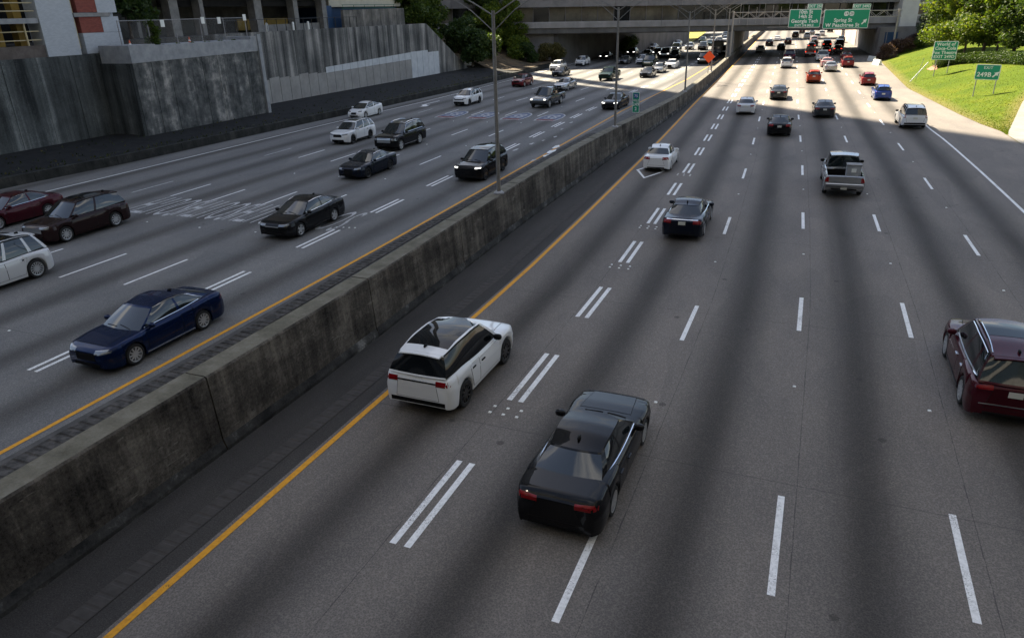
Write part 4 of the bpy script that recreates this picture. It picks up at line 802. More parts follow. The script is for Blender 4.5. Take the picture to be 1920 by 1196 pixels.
def make_car(kind, paint, label, group, cat='car', **kw):
    S = dict(BASE); S.update(kw)
    L, W, H = S['L'], S['W'], S['H']; hw = W / 2
    Y = lambda f: (f - .5) * L
    ya = L / 2 - S['fo']; yb = ya - S['wb']; R = S['wr']; Ra = R * 1.13; zc = R
    root = empty(kind, (0, 0, 0)); tag(root, label, cat, group)
    deck = [(Y(f), z) for f, z in S['deck']]
    # ---- stations
    ys = set()
    for yc in (ya, yb):
        for k in range(13): ys.add(round(yc - Ra * math.cos(math.pi * k / 12), 4))
        ys.add(round(yc - Ra - .004, 4)); ys.add(round(yc + Ra + .004, 4))
    for k in range(8):
        a = (k / 7) ** 1.6
        ys.add(round(L / 2 - S['rf'] * a, 4)); ys.add(round(-L / 2 + S['rr'] * a, 4))
    for k in range(1, 22): ys.add(round(-L / 2 + L * k / 22, 4))
    if S['bed']:
        for f in S['bed']: ys.add(round(Y(f), 4)); ys.add(round(Y(f) + .005, 4))
    ys = sorted(ys); q = [ys[0]]
    for y in ys[1:]:
        if y - q[-1] > .003: q.append(y)
    ys = q; ys[-1] = L / 2
    tt = [0, .09, .24, .40, .56, .66, .71, .85, 1.0]
    pf = [.952, .970, .988, .995, .992, 1.0, .986, .966, .93]
    rings = []
    for y in ys:
        df, dr = L / 2 - y, y + L / 2
        k = 1; up = 0
        if df < S['rf']: a = (1 - df / S['rf']); k = 1 - S['kf'] * a ** 2.3; up = .07 * a * a
        if dr < S['rr']: a = (1 - dr / S['rr']); k = 1 - S['kr'] * a ** 2.3; up = .08 * a * a
        w = hw * k
        zb = S['clear'] + up; zo = zb; inn = False
        for yc in (ya, yb):
            d = abs(y - yc)
            if d < Ra: zo = max(zo, zc + math.sqrt(max(Ra * Ra - d * d, 0))); inn = True
        zt = interp(y, deck); zs = zt - (.05 if not S['bed'] else .04)
        zo = min(zo, zs - .06)
        wi = w - .30 if inn else w * .9
        pts = [(0, zb + .02), (wi * .5, zb + .02), (wi, zb + .02), (wi, zo)]
        for t, f in zip(tt, pf):
            ff = f
            if inn: ff = min(1.0, f + .012)
            pts.append((w * ff, lerp(zo, zs, t)))
        if S['bed'] and Y(S['bed'][0]) + .002 < y < Y(S['bed'][1]):
            zf = S['bed'][2]
            pts += [(w * .87, zs + .03), (w * .84, zs), (w * .84, zf), (0, zf)]
        else:
            pts += [(w * .86, lerp(zs, zt, .5)), (w * .62, lerp(zs, zt, .82)), (w * .3, lerp(zs, zt, .97)), (0, zt)]
        rings.append((y, pts))
    V, F = [], []
    n = len(rings[0][1]); m = 2 * n - 2
    for y, pts in rings:
        for x, z in pts: V.append((x, y, z))
        for x, z in reversed(pts[1:-1]): V.append((-x, y, z))
    for i in range(len(rings) - 1):
        for j in range(m):
            a, b = i * m + j, i * m + (j + 1) % m
            F.append((a, a + m, b + m, b))
    F.append(tuple(range(m))); F.append(tuple(reversed(range((len(rings) - 1) * m, len(rings) * m))))
    # ---- greenhouse loops
    nf, ns, nr, K = 10, 24, 10, 6
    yo = {k: Y(S[k]) for k in ('wsb', 'wst', 'blt', 'blb')}
    zroof = lambda y: H * interp((y - yo['blt']) / (yo['wst'] - yo['blt']), S['roof']) - S['crown']
    def belt(y): return interp((y - yo['blb']) / (yo['wsb'] - yo['blb']), S['belt'])
    def loop(top):
        P = []
        wf, wr = (S['hwt'] * hw, S['hwt'] * hw * .96) if top else (S['hwb'] * hw, S['hwr'] * hw)
        yf, yr = (yo['wst'], yo['blt']) if top else (yo['wsb'], yo['blb'])
        for i in range(nf):                      # front, from right corner to left corner
            u = -1 + 2 * i / nf; P.append((wf * -u, yf + S['bow'] * (1 - u * u) * (.6 if top else 1)))
        for i in range(ns):                      # left side, front to back
            v = i / ns; w = lerp(wf, wr, v) + (.05 if not top else .045) * math.sin(math.pi * v)
            P.append((-w, lerp(yf, yr, v)))
        for i in range(nr):
            u = -1 + 2 * i / nr; P.append((wr * u, yr - S['rbow'] * (1 - u * u)))
        for i in range(ns):
            v = 1 - i / ns; w = lerp(wf, wr, v) + (.05 if not top else .045) * math.sin(math.pi * v)
            P.append((w, lerp(yf, yr, v)))
        return P
    B, T = loop(0), loop(1); N = len(B)
    rows = [0, .07, .3, .55, .78, .93, 1.0]
    G = []
    for k in rows:
        row = []
        for (bx, by), (tx, ty) in zip(B, T):
            x, y = lerp(bx, tx, k), lerp(by, ty, k)
            zb_, zt_ = belt(by) - .02, zroof(ty)
            bul = .035 * math.sin(math.pi * k)
            r = math.hypot(bx, .001)
            x += bul * (1 if bx > 0 else -1) * min(1, abs(bx) / (hw * .5)) * .8
            row.append((x, y, lerp(zb_, zt_, k)))
        G.append(row)
    for j in list(range(nf)) + list(range(nf + ns, nf + ns + nr)):   # curved header and rear edge of the roof
        tx, ty = T[j]; ye = yo['wst'] if j < nf else yo['blt']; wm = abs(T[0][0]) if j < nf else abs(T[nf + ns][0])
        dz = zroof(ye) - zroof(ty) + S['crown'] * (1 - (tx / wm) ** 2)
        for k in range(len(rows)): x, y, z = G[k][j]; G[k][j] = (x, y, z + dz * rows[k])
    def seg(j):
        if j < nf: return 'ws'
        if j < nf + ns: return 'l'
        if j < nf + ns + nr: return 'rw'
        return 'r'
    g0 = len(V); allr = G
    for row in allr: V += row
    glass = {'seal': [], 'ws': [], 'rw': [], 'lf': [], 'lr': [], 'rf': [], 'rr': [], 'lq': [], 'rq': []}
    GF = []
    nk = len(rows)
    for k in range(len(allr) - 1):
        for j in range(N):
            j2 = (j + 1) % N
            f = (g0 + k * N + j, g0 + k * N + j2, g0 + (k + 1) * N + j2, g0 + (k + 1) * N + j)
            key = None
            if k < nk - 1:
                s = seg(j)
                if s == 'ws' and k < nk - 2: key = 'ws'
                if s == 'rw' and 0 < k < nk - 2: key = 'rw'
                if s in 'lr' and k in (0, nk - 2):
                    v = ((j - nf) if s == 'l' else (N - 1 - j)) / ns
                    if .03 < v < min(S['cpil'], .999): key = 'seal'
                if s in 'lr' and 0 < k < nk - 2:
                    v = ((j - nf) if s == 'l' else (N - 1 - j)) / ns
                    c, p = S['cpil'], S['pil']; bp = S.get('bp', .02)
                    if .03 < v < p - bp: key = s + 'f'
                    elif p + bp <= v < min(c, .999):
                        key = s + 'r'
                        if S.get('q') and v > S['q']: key = s + 'q' if v > S['q'] + .035 else None
            (glass[key] if key else GF).append(f)
    # roof skin: rows across the car from header to rear edge
    tl_ = [g0 + (nk - 1) * N + nf + i for i in range(ns + 1)]; tr_ = [g0 + (nk - 1) * N + (N - i) % N for i in range(ns + 1)]
    prev = [g0 + (nk - 1) * N + (nf - c) for c in range(nf + 1)]
    for i in range(1, ns + 1):
        if i == ns: row = [g0 + (nk - 1) * N + nf + ns + c for c in range(nr + 1)]
        else:
            a, b_ = V[tl_[i]], V[tr_[i]]; row = [tl_[i]]
            for c in range(1, nf):
                u = -1 + 2 * c / nf; fb = max(0, 1 - i / 7); rb_ = max(0, 1 - (ns - i) / 7)
                V.append((lerp(a[0], b_[0], c / nf), lerp(a[1], b_[1], c / nf) + (S['bow'] * .6 * fb * fb - S['rbow'] * rb_ * rb_) * (1 - u * u), lerp(a[2], b_[2], c / nf) + S['crown'] * (1 - u * u))); row.append(len(V) - 1)
            row.append(tr_[i])
        for c in range(nf): GF.append((prev[c], prev[c + 1], row[c + 1], row[c]))
        prev = row
    allF = F + GF + [f for fs in glass.values() for f in fs]
    tree = BVHTree.FromPolygons(V, allF)
    body = mesh_obj('body', V, F + GF, paint, root, smooth=56)
    gm = M[S['tint']]
    nm = dict(ws='windshield', rw='rear_window', seal='window_seal')
    for k, fs in glass.items():
        if fs: mesh_obj(nm.get(k, 'side_window'), V, fs, M['glass'] if k == 'ws' else (M['black_trim'] if k == 'seal' else gm), root, smooth=60)
    # ---- conforming patches
    def patch(name, quad, axis, mat, off=.008, nu=8, nv=4, parent=root, mirror=False):
        out = []
        for sgn in ((1, -1) if mirror else (1,)):
            vs, fs, hit = [], [], []
            c = quad
            for j in range(nv + 1):
                for i in range(nu + 1):
                    u, v = i / nu, j / nv
                    a = lerp(lerp(c[0][0], c[1][0], u), lerp(c[3][0], c[2][0], u), v) * (sgn if axis in 'FRT' else 1)
                    b = lerp(lerp(c[0][1], c[1][1], u), lerp(c[3][1], c[2][1], u), v)
                    if axis == 'F': o, d = Vector((a, L, b)), Vector((0, -1, 0))
                    elif axis == 'R': o, d = Vector((a, -L, b)), Vector((0, 1, 0))
                    elif axis == 'T': o, d = Vector((a, b, 4)), Vector((0, 0, -1))
                    else: o, d = Vector((3 * sgn, a, b)), Vector((-sgn, 0, 0))
                    h = tree.ray_cast(o, d); ok = h[0] is not None and not (axis == 'F' and h[0].y < L / 2 - .62) and not (axis == 'R' and h[0].y > -L / 2 + .5)
                    hit.append(ok)
                    vs.append(h[0] - d * off if ok else o)
            W1 = nu + 1
            for j in range(nv):
                for i in range(nu):
                    f = (j * W1 + i, j * W1 + i + 1, (j + 1) * W1 + i + 1, (j + 1) * W1 + i)
                    if all(hit[t] for t in f) and (axis in 'ST' or max(vs[t].y for t in f) - min(vs[t].y for t in f) < .13): fs.append(f)
            if not fs: continue
            dd = {'F': Vector((0, -1, 0)), 'R': Vector((0, 1, 0)), 'T': Vector((0, 0, -1)), 'S': Vector((-sgn, 0, 0))}[axis] * (off + .012)
            nb = len(vs); vs += [v + dd for v in vs]
            cnt = {}
            for f in fs:
                for e in zip(f, f[1:] + f[:1]): cnt[e] = 1
            fs += [(b, a, a + nb, b + nb) for a, b in cnt if (b, a) not in cnt]
            out.append(mesh_obj(name, vs, fs, mat, parent, smooth=40, fix=True))
        return out
    q4 = lambda x0, x1, z0, z1, s=0: [(x0, z0), (x1, z0 + s), (x1, z1 + s), (x0, z1)]
    h = S['head']; hl = M['headlight_on'] if S['lights'] else M['headlight']
    patch('headlight', q4(h[0] * hw, h[1] * hw, h[2] , h[3], h[4]), 'F', hl, mirror=True)
    t = S['tail']
    patch('tail_light', q4(t[0] * hw, t[1] * hw, t[2], t[3], t[4]), 'R', M['taillight_on'] if S.get('brake') else M['taillight'], mirror=True)
    g = S['grille']
    gr = patch('grille', q4(-g[0] * hw, g[0] * hw, g[1], g[2]), 'F', M['chrome_grille'] if S['gbright'] else M['black_trim'], nu=10)
    if S['chrome_bar'] and gr: patch('chrome_bar', q4(-h[0] * hw, h[0] * hw, g[2] - .035, g[2] + .01), 'F', M['chrome'], off=.02, nu=10, nv=1, parent=root)
    lo = S['lower']
    patch('front_intake', q4(-lo[0] * hw, lo[0] * hw, lo[1] + .04, lo[2]), 'F', M['black_trim'], nu=10)
    if S['rough_trim']: patch('rear_bumper_trim', q4(-.8 * hw, .8 * hw, S['clear'] + .09, S['clear'] + .24), 'R', M['black_trim'], nu=10)
    else: patch('rear_bumper_trim', q4(-.62 * hw, .62 * hw, S['clear'] + .09, S['clear'] + .17), 'R', M['black_trim'], nu=10)
    if S.get('rear_chrome'): patch('chrome_strip', q4(-.75 * hw, .75 * hw, S['rear_chrome'], S['rear_chrome'] + .03), 'R', M['chrome'], off=.012, nu=10, nv=1)
    if S.get('rear_band'): patch('rear_band', q4(-.9 * hw, .9 * hw, *S['rear_band']), 'R', M['black_trim'], off=.006, nu=12, nv=1)
    if S['plate']: patch('license_plate', q4(-.155, .155, S['rearplate'][1], S['rearplate'][1] + .15), 'R', M['plate'], off=.016, nu=2, nv=2)
    if S.get('front_plate'): patch('front_badge', q4(-.07, .07, g[1] + .04, g[1] + .14), 'F', M['chrome'], off=.02, nu=2, nv=2)
    if S['pano']:
        a, b, w = S['pano']; patch('panoramic_roof', [(-w * hw, Y(b)), (w * hw, Y(b)), (w * hw, Y(a)), (-w * hw, Y(a))], 'T', M['glass_roof'], off=.006, nu=8, nv=8)
    if S['hood_vent']:
        patch('hood_vent', [(.36 * hw, Y(.80)), (.5 * hw, Y(.80)), (.5 * hw, Y(.85)), (.36 * hw, Y(.85))], 'T', M['black_trim'], off=.006, nu=2, nv=2, mirror=True)
    if S['det'] >= 2:
        zl = S['clear'] + .13; yB = lerp(yo['wsb'], yo['blb'], S['pil'])
        for s_y0, s_y1, is_f in ((yB + .012, yo['wsb'] - .12, 1), (max(yo['blb'] + .25, yb + .31), yB - .012, 0)):
            if S['bed'] and not is_f and S['pil'] > .9: continue
            zu = min(belt(s_y0), belt(s_y1)) - .10
            cut = max(s_y0, yb + Ra + .06) if not is_f else s_y0
            gq = .013; patch('door_seam', [(cut - gq, zl - gq), (s_y1 + gq, zl - gq), (s_y1 + gq, zu + .004), (s_y0 - gq, zu + .004)], 'S', M['black_trim'], off=.003, nu=8, nv=8, mirror=True)
            ds = patch('door', [(cut, zl), (s_y1, zl), (s_y1, zu), (s_y0, zu)], 'S', paint, off=.007, nu=8, nv=8, mirror=True)
            for d, sg in zip(ds, (1, -1)):
                hy = s_y0 + .2; o = Vector((3 * sg, hy, zu - .10)); r = tree.ray_cast(o, Vector((-sg, 0, 0)))
                if r[0] is not None:
                    bm_box_obj('handle', (r[0].x + sg * .022, hy, zu - .10), (.03, .2, .03), {'paint': paint, 'chrome': M['chrome'], 'black': M['black_trim']}[S['handle']], d)
        a0, a1 = yo['wsb'] + S['bow'] + .05, L / 2 - .30; hx = .66 * hw
        for nm_, e_, of_, mt_ in (('hood_seam', .013, .003, M['black_trim']), ('hood', 0, .007, paint)):
            patch(nm_, [(-hx * .86 - e_, a1 + e_), (hx * .86 + e_, a1 + e_), (hx + e_, a0 - e_), (-hx - e_, a0 - e_)], 'T', mt_, off=of_, nu=10, nv=8)
        if not S['bed']:
            zt0, zb0 = (min(t[2], t[3]) + .02, S['clear'] + .22); tx_ = .62 * hw
            tz = interp(-L / 2 + .03, deck) - .05
            for nm_, e_, of_, mt_ in (('lid_seam', .012, .002, M['black_trim']), ('lid', 0, .005, paint)):
                patch(nm_, [(-tx_ - e_, zb0 + .06 - e_), (tx_ + e_, zb0 + .06 - e_), (t[0] * hw - .015 + e_, tz), (-t[0] * hw + .015 - e_, tz)], 'R', mt_, off=of_, nu=10, nv=6)
        if S['clad']:
            patch('sill_cladding', [(yb + Ra + .02, S['clear'] + .01), (ya - Ra - .02, S['clear'] + .01), (ya - Ra - .02, S['clear'] + .12), (yb + Ra + .02, S['clear'] + .12)], 'S', M['black_trim'], off=.015, nu=6, nv=2, mirror=True)
        if S['sillchrome']:
            patch('sill_strip', [(yb + Ra + .05, S['clear'] + .045), (ya - Ra - .05, S['clear'] + .045), (ya - Ra - .05, S['clear'] + .085), (yb + Ra + .05, S['clear'] + .085)], 'S', M['chrome'], off=.02, nu=6, nv=1, mirror=True)
    # ---- window trim, rails, mirrors, fin
    if S['trim']:
        for s in (0, 1):
            idx = [(nf + i) if s == 0 else (N - i) % N for i in range(1, int(ns * S['cpil']) + 1)]
            line = [Vector(G[1][j]) for j in idx]
            if S['trim'] == 'arc': line += [Vector(G[-2][j]) for j in reversed(idx)]
            elif S['trim'] == 'loop': line += [Vector(G[-2][j]) for j in reversed(idx)] + [Vector(G[1][idx[0]])]
            line = [p + Vector((-.012 if s == 0 else .012, 0, .003)) for p in line]
            tube_obj('window_trim', line, .016, M['chrome'], root, 5)
    if S['rails']:
        for s in (-1, 1):
            pts = []
            for k in range(9):
                v = k / 8; y = lerp(yo['blt'] + .12, yo['wst'] - .1, v)
                x = s * (S['hwt'] * hw * .95 + .02); r = tree.ray_cast(Vector((x * .93, y, 4)), Vector((0, 0, -1)))
                z = (r[0].z if r[0] is not None else zroof(y)) + (.035 if 0 < k < 8 else .0)
                pts.append(Vector((x * .93, y, z)))
            tube_obj('roof_rail', pts, .022, M['black_trim'] if S['rails'] == 'black' else M['chrome'], root, 6)
    if S['mir']:
        for s in (-1, 1):
            y = yo['wsb'] - .34; x = s * (S['hwb'] * hw + .17); z = belt(y) + .06
            ball_obj('side_mirror', (x, y, z), (.125, .085, .085), M[S['mircol']] if S.get('mircol') else paint, root)
    if S['det'] >= 2 and not S['bed']:
        r = tree.ray_cast(Vector((0, yo['blt'] + .22, 4)), Vector((0, 0, -1)))
        if r[0] is not None: ball_obj('antenna_fin', (0, yo['blt'] + .22, r[0].z + .03), (.03, .085, .045), M['black_trim'], root)
        if S.get('wiper', 1):
            for x0 in (-.45, .1):
                o = [Vector((x0 + k * .15, yo['wsb'] + S['bow'] * .75 - k * .015, 0)) for k in range(4)]
                pts = []
                for p in o:
                    r = tree.ray_cast(Vector((p.x, p.y - .06 - .04 * (p.x - x0), 4)), Vector((0, 0, -1)))
                    if r[0] is not None: pts.append(r[0] + Vector((0, 0, .012)))
                if len(pts) > 1: tube_obj('wiper', pts, .012, M['black_trim'], root, 4)
    if S['spoiler']:
        sp = S['spoiler']
        if sp == 'roof':
            y = yo['blt'] - .03; w = S['hwt'] * hw * .9; z = zroof(y) + .012
            V2 = []
            for k in range(9):
                x = -w + 2 * w * k / 8; zz = z + S['crown'] * (1 - (x / w) ** 2)
                V2 += [(x, y + .10, zz - .004), (x, y - .13, zz - .028), (x, y - .135, zz - .055), (x, y + .03, zz - .07)]
            F2 = [(k * 4 + a, k * 4 + (a + 1) % 4, k * 4 + 4 + (a + 1) % 4, k * 4 + 4 + a) for k in range(8) for a in range(4)] + [(0, 1, 2, 3), (35, 34, 33, 32)]
            mesh_obj('roof_spoiler', V2, F2, paint, root, smooth=40, fix=True)
        else:
            y = -L / 2 + .16; w = .72 * hw; V2 = []
            for k in range(9):
                x = -w + 2 * w * k / 8; zz = interp(y, deck) + .02
                V2 += [(x, y + .1, zz - .05), (x, y - .1, zz + .05), (x, y - .13, zz + .03), (x, y - .03, zz - .06)]
            F2 = [(k * 4 + a, k * 4 + (a + 1) % 4, k * 4 + 4 + (a + 1) % 4, k * 4 + 4 + a) for k in range(8) for a in range(4)] + [(0, 1, 2, 3), (35, 34, 33, 32)]
            mesh_obj('trunk_spoiler', V2, F2, paint, root, smooth=40, fix=True)
    if S['bed']:
        y0, y1, zf = Y(S['bed'][0]) + .03, Y(S['bed'][1]) - .02, S['bed'][2] + .012; xw = hw * .825; zt_ = interp((y0 + y1) / 2, deck) - .05
        v = [(-xw, y0, zf), (xw, y0, zf), (xw, y1, zf), (-xw, y1, zf), (-xw, y0, zt_), (xw, y0, zt_), (xw, y1, zt_), (-xw, y1, zt_)]
        mesh_obj('bed_liner', v, [(0, 1, 2, 3), (0, 3, 7, 4), (1, 5, 6, 2), (3, 2, 6, 7), (0, 4, 5, 1)], M['black_trim'], root)
        if S.get('rear_chrome_bumper', 1):
            bm_box_obj('rear_bumper', (0, -L / 2 - .03, S['clear'] + .36), (W * .93, .16, .17), M['chrome_dull'], root, bevel=.03)
    # ---- wheels
    wt = .235
    for yc in (ya, yb):
        for s in (1, -1):
            w = wheel_obj(R, wt, S['rim'], root)
            w.location = (s * (hw - wt / 2 - .012), yc, R)
            if s < 0: w.rotation_euler = (0, 0, math.pi)
    # dark floor pan so that daylight does not pass through the arches
    bm_box_obj('floor_pan', (0, (ya + yb) / 2, .31 if not S['bed'] else .45), (W * .66, S['wb'] + 2 * R + .3, .28), M['black_trim'], root)
    return root

WHEELS = {}
def wheel_obj(R, w, style, parent):
    key = (round(R, 3), style)
    if key not in WHEELS:
        prof = [(R * .70, w * .44), (R * .80, w * .5), (R * .95, w * .46), (R, w * .3), (R, -w * .3), (R * .95, -w * .46), (R * .8, -w * .5), (R * .66, -w * .44)]
        V, F = [], []; n = 28
        for i in range(n):
            a = 2 * math.pi * i / n
            for r, x in prof: V.append((x, r * math.cos(a), r * math.sin(a)))
        m = len(prof)
        for i in range(n):
            for j in range(m - 1):
                a = i * m + j; b = ((i + 1) % n) * m + j; F.append((a, a + 1, b + 1, b))
        ty = mesh_data('tyre', V, F, M['tyre'], 50, True)
        V, F = [], []
        def ringf(r0, x0, r1, x1):
            b = len(V)
            for i in range(n):
                a = 2 * math.pi * i / n
                V.append((x0, r0 * math.cos(a), r0 * math.sin(a))); V.append((x1, r1 * math.cos(a), r1 * math.sin(a)))
            for i in range(n):
                p, q = b + 2 * i, b + 2 * ((i + 1) % n); F.append((p, p + 1, q + 1, q))
        ringf(R * .715, w * .47, R * .66, w * .44); ringf(R * .66, w * .44, R * .64, w * .1)
        ringf(R * .16, w * .42, .001, w * .43)
        sp = {'multi': 14, 'silver': 10, 'black': 10, 'five': 5, 'chrome': 6, 'dark': 7}.get(style, 10)
        hwid = {5: .17, 6: .15, 14: .055}.get(sp, .085)
        for k in range(sp):
            a = 2 * math.pi * k / sp; ca, sa = math.cos(a), math.sin(a); b = len(V)
            for r, ww, x in ((.13, hwid * .9, .42), (.68, hwid * .75, .44)):
                for sx in (-1, 1):
                    for dx in (0, -.1):
                        rr, tt = R * r, sx * ww * R
                        V.append(((x + dx) * w, rr * ca - tt * sa, rr * sa + tt * ca))
            F.extend([tuple(b + t for t in f) for f in ((0, 2, 6, 4), (0, 4, 5, 1), (2, 3, 7, 6))])
        rm = mesh_data('rim', V, F, M['rim_black'] if style in ('black', 'dark') else M['rim_silver'], 30, True)
        V2 = [(w * .12, R * .66 * math.cos(2 * math.pi * i / 20), R * .66 * math.sin(2 * math.pi * i / 20)) for i in range(20)]
        dk = mesh_data('brake_disc', V2, [tuple(range(20))], M['brake'], 30, False)
        WHEELS[key] = (ty, rm, dk)
    ty, rm, dk = WHEELS[key]
    o = link('wheel', ty, parent); link('rim', rm, o); link('brake_disc', dk, o)
    return o
# ---------------------------------------------------------------- vehicle kinds
SUVD = [(0, 1.0), (.012, 1.09), (.2, 1.12), (.45, 1.08), (.66, 1.08), (.8, 1.06), (.93, .99), (.98, .92), (1, .85)]
HATD = [(0, .9), (.02, .98), (.3, 1.02), (.5, .99), (.70, .97), (.82, .90), (.94, .76), (.985, .64), (1, .58)]
def SUV(**k):
    d = dict(L=4.7, W=1.86, H=1.73, wb=2.68, fo=.92, wr=.36, clear=.19, deck=SUVD, wsb=.725, wst=.565, blt=.085, blb=.012, hwb=.86, hwt=.64, hwr=.84, belt=[(0, 1.12), (.5, 1.06), (1, 1.05)], roof=[(0, .955), (.35, 1), (.7, 1), (1, .965)],
        cpil=.93, pil=.42, q=.72, head=(.5, .95, .78, .90, .03), tail=(.55, .97, .92, 1.06, 0), grille=(.42, .62, .84), lower=(.6, .24, .42), rough_trim=True, spoiler='roof', rearplate=(0, .82), kr=.10, rr=.35, rbow=.05); d.update(k); return d
PICKD = [(0, 1.16), (.01, 1.20), (.36, 1.20), (.375, 1.22), (.62, 1.22), (.72, 1.20), (.9, 1.14), (.985, 1.02), (1, .96)]
def PICK(**k):
    d = dict(L=5.85, W=2.02, H=1.93, wb=3.68, fo=.98, wr=.41, clear=.36, deck=PICKD, wsb=.735, wst=.63, blt=.40, blb=.385, hwb=.86, hwt=.70, hwr=.86, belt=[(0, 1.22), (1, 1.22)], roof=[(0, .985), (.5, 1), (1, .975)], cpil=.95, pil=.55,
        head=(.62, .97, .86, 1.05, 0), tail=(.78, .98, .86, 1.16, 0), grille=(.56, .78, 1.05), lower=(.7, .30, .48), rough_trim=False, bed=(.018, .365, .82), rearplate=(0, .48), kf=.10, kr=.03, rr=.15, bow=.10, rbow=.02, crown=.045); d.update(k); return d
KIND = {
 'sedan': dict(),
 'compact': dict(L=4.62, W=1.76, H=1.48, wb=2.7, wr=.315, tail=(.45, .96, .80, .95, .02), kr=.13),
 'fastback': dict(L=4.86, W=1.87, H=1.50, wsb=.72, wst=.56, blt=.25, blb=.085, hwr=.74, deck=[(0, .88), (.03, 1.05), (.12, 1.08), (.4, 1.0), (.68, .95), (.8, .93), (.93, .86), (.98, .79), (1, .70)], roof=[(0, .90), (.35, .985), (.62, 1.0), (1, .955)], belt=[(0, 1.06), (.5, .98), (1, .94)], cpil=.88),
 'hatch': dict(L=4.1, W=1.70, H=1.52, wb=2.53, fo=.82, wr=.31, deck=HATD, wsb=.76, wst=.58, blt=.09, blb=.03, belt=[(0, 1.03), (1, .95)], roof=[(0, .94), (.4, 1), (.7, .99), (1, .94)], cpil=.9, tail=(.72, .97, .85, 1.15, 0), spoiler='roof', rearplate=(0, .62), rbow=.05, kr=.12, rr=.3),
 'suv': SUV(), 'bigsuv': SUV(L=5.3, W=2.05, H=1.92, wb=3.07, wr=.41, clear=.3, hwt=.70, hwb=.88, rails='chrome'),
 'pickup': PICK(),
}
def bodyh(y, left): f = bendL if left else bendR; return math.atan2(f(y + 4) - f(y - 4), 8)
def put(root, x, y, oncoming):
    a = bodyh(y, oncoming); root.location = (x, y, .01); root.rotation_euler = (0, 0, a + (math.pi if oncoming else 0))
def from_wheel(root, px, py, W, L, fo, wheel='lf'):
    # oncoming car: photograph pixel where its left front tyre meets the road; its left side lies towards +x
    p = G(px, py); half = W / 2 - .13; cx, cy_ = p.x - half, p.y
    if wheel == 'lf': yc = cy_ + (L / 2 - fo)
    else: yc = cy_ - (L / 2 - wheel)
    put(root, cx, yc, True)
def from_rear(root, px, py, L, ro):
    p = G(px, py); put(root, p.x, p.y + (L / 2 - ro), False)
def near(kind, spec, paint, label, group, where, px, py, cat='car', wheel='lf', extra=None, xy=None, **kw):
    s = dict(BASE); s.update(KIND[spec]); s.update(kw); d = dict(KIND[spec]); d.update(kw)
    r = make_car(kind, M[paint], label, group, cat, **d); index_kids(r)
    if xy: put(r, xy[0], xy[1] + s['L'] / 2 - (s['L'] - s['fo'] - s['wb']), False)
    elif where == 'on': from_wheel(r, px, py, s['W'], s['L'], s['fo'], wheel)
    else: from_rear(r, px, py, s['L'], s['L'] - s['fo'] - s['wb'])
    if extra: extra(r, s)
    PROTO[kind + ':' + paint] = r
    return r
PROTO = {}
go, gi = 'cars driving away on the outbound carriageway', 'oncoming cars beyond the barrier'
# outbound, near
near('white_suv', 'suv', 'paint_white', 'white SUV with black panoramic roof straddling the yellow line beside the barrier', go, 'rear', 800, 763, xy=(-8.68, 14.95), bp=0, L=4.5, fo=.87, W=1.98, H=1.80, wb=2.74, wr=.385, clear=.26, rim='black', tint='glass_dark', hood_vent=True, deck=[(0, 1.06), (.014, 1.17), (.2, 1.2), (.45, 1.15), (.66, 1.11), (.8, 1.08), (.93, 1.01), (.98, .94), (1, .87)], pano=(.15, .585, .62), plate=False, rear_band=(1.0, 1.045), tail=(.56, .99, .96, 1.1, .0), grille=(.5, .7, .86), hwt=.66, trim=None, handle='black', mircol='black_trim', belt=[(0, 1.20), (.5, 1.14), (1, 1.10)], cpil=.99, q=None, pil=.46)
near('black_sedan', 'sedan', 'paint_black', 'glossy black sedan nearest the camera with dull red tail lights', go, 'rear', 1060, 957, xy=(-3.78, 11.95), L=4.89, W=1.85, H=1.45, wb=2.82, trim='low', tail=(.42, .98, .80, .915, .02), rim='multi', plate=False)
near('maroon_suv', 'suv', 'paint_maroon', 'dark maroon SUV with chrome window trim cut off by the picture edge', go, 'rear', 1874, 779, xy=(5.28, 19.5), L=4.82, W=1.94, H=1.82, wb=2.92, wr=.38, trim='loop', rails='chrome', sillchrome=True, handle='chrome', pano=(.30, .50, .55), rear_chrome=.56, tail=(.5, .99, .95, 1.07, .0), rough_trim=False, clad=True)
near('navy_sedan', 'sedan', 'paint_ink', 'dark navy sedan with pale license plate between the double dashes and next lane', go, 'rear', 1283, 441, xy=(-5.08, 32.65), L=4.92, W=1.85, H=1.46, wb=2.83, trim='low', tail=(.52, .97, .80, .94, .02), rearplate=(0, .74), rear_chrome=.955, rim='silver')
near('white_sedan', 'compact', 'paint_white', 'white compact sedan driving over the painted lane diamond', go, 'rear', 1232, 317, xy=(-9.24, 46.7), plate=False)
def cargo(r, s):
    T = thing('cargo_box', 'gray plastic box standing in the silver pickup bed', 'box', (0, 0, 0)); mm = r.rotation_euler.z
    dx, dy = .42, -s['L'] / 2 + .95; T.location = (r.location.x + dx * math.cos(mm) - dy * math.sin(mm), r.location.y + dx * math.sin(mm) + dy * math.cos(mm), .84); T.rotation_euler = (0, 0, mm)
    bm_box_obj('box', (0, 0, .4), (.72, .6, .8), M['cap_gray'], T, .03); bm_box_obj('lid', (0, 0, .83), (.76, .64, .07), M['deck_concrete'], T, .01); bm_box_obj('notice', (0, -.31, .55), (.24, .02, .2), M['sign_white'], T)
near('silver_pickup', 'pickup', 'paint_steel', 'silver pickup truck carrying a gray box in its open bed', go, 'rear', 1575, 362, 'pickup truck', xy=(1.66, 42.95), extra=cargo, mircol='black_trim', wr=.40)
near('black_sedan', 'sedan', 'paint_black', 'black sedan with orange tinted tail lights just before the sunlit road', go, 'rear', 1458, 253, tail=(.5, .98, .80, .96, .0), plate=True, L=4.85); PROTO['s1'] = PROTO['black_sedan:paint_black']
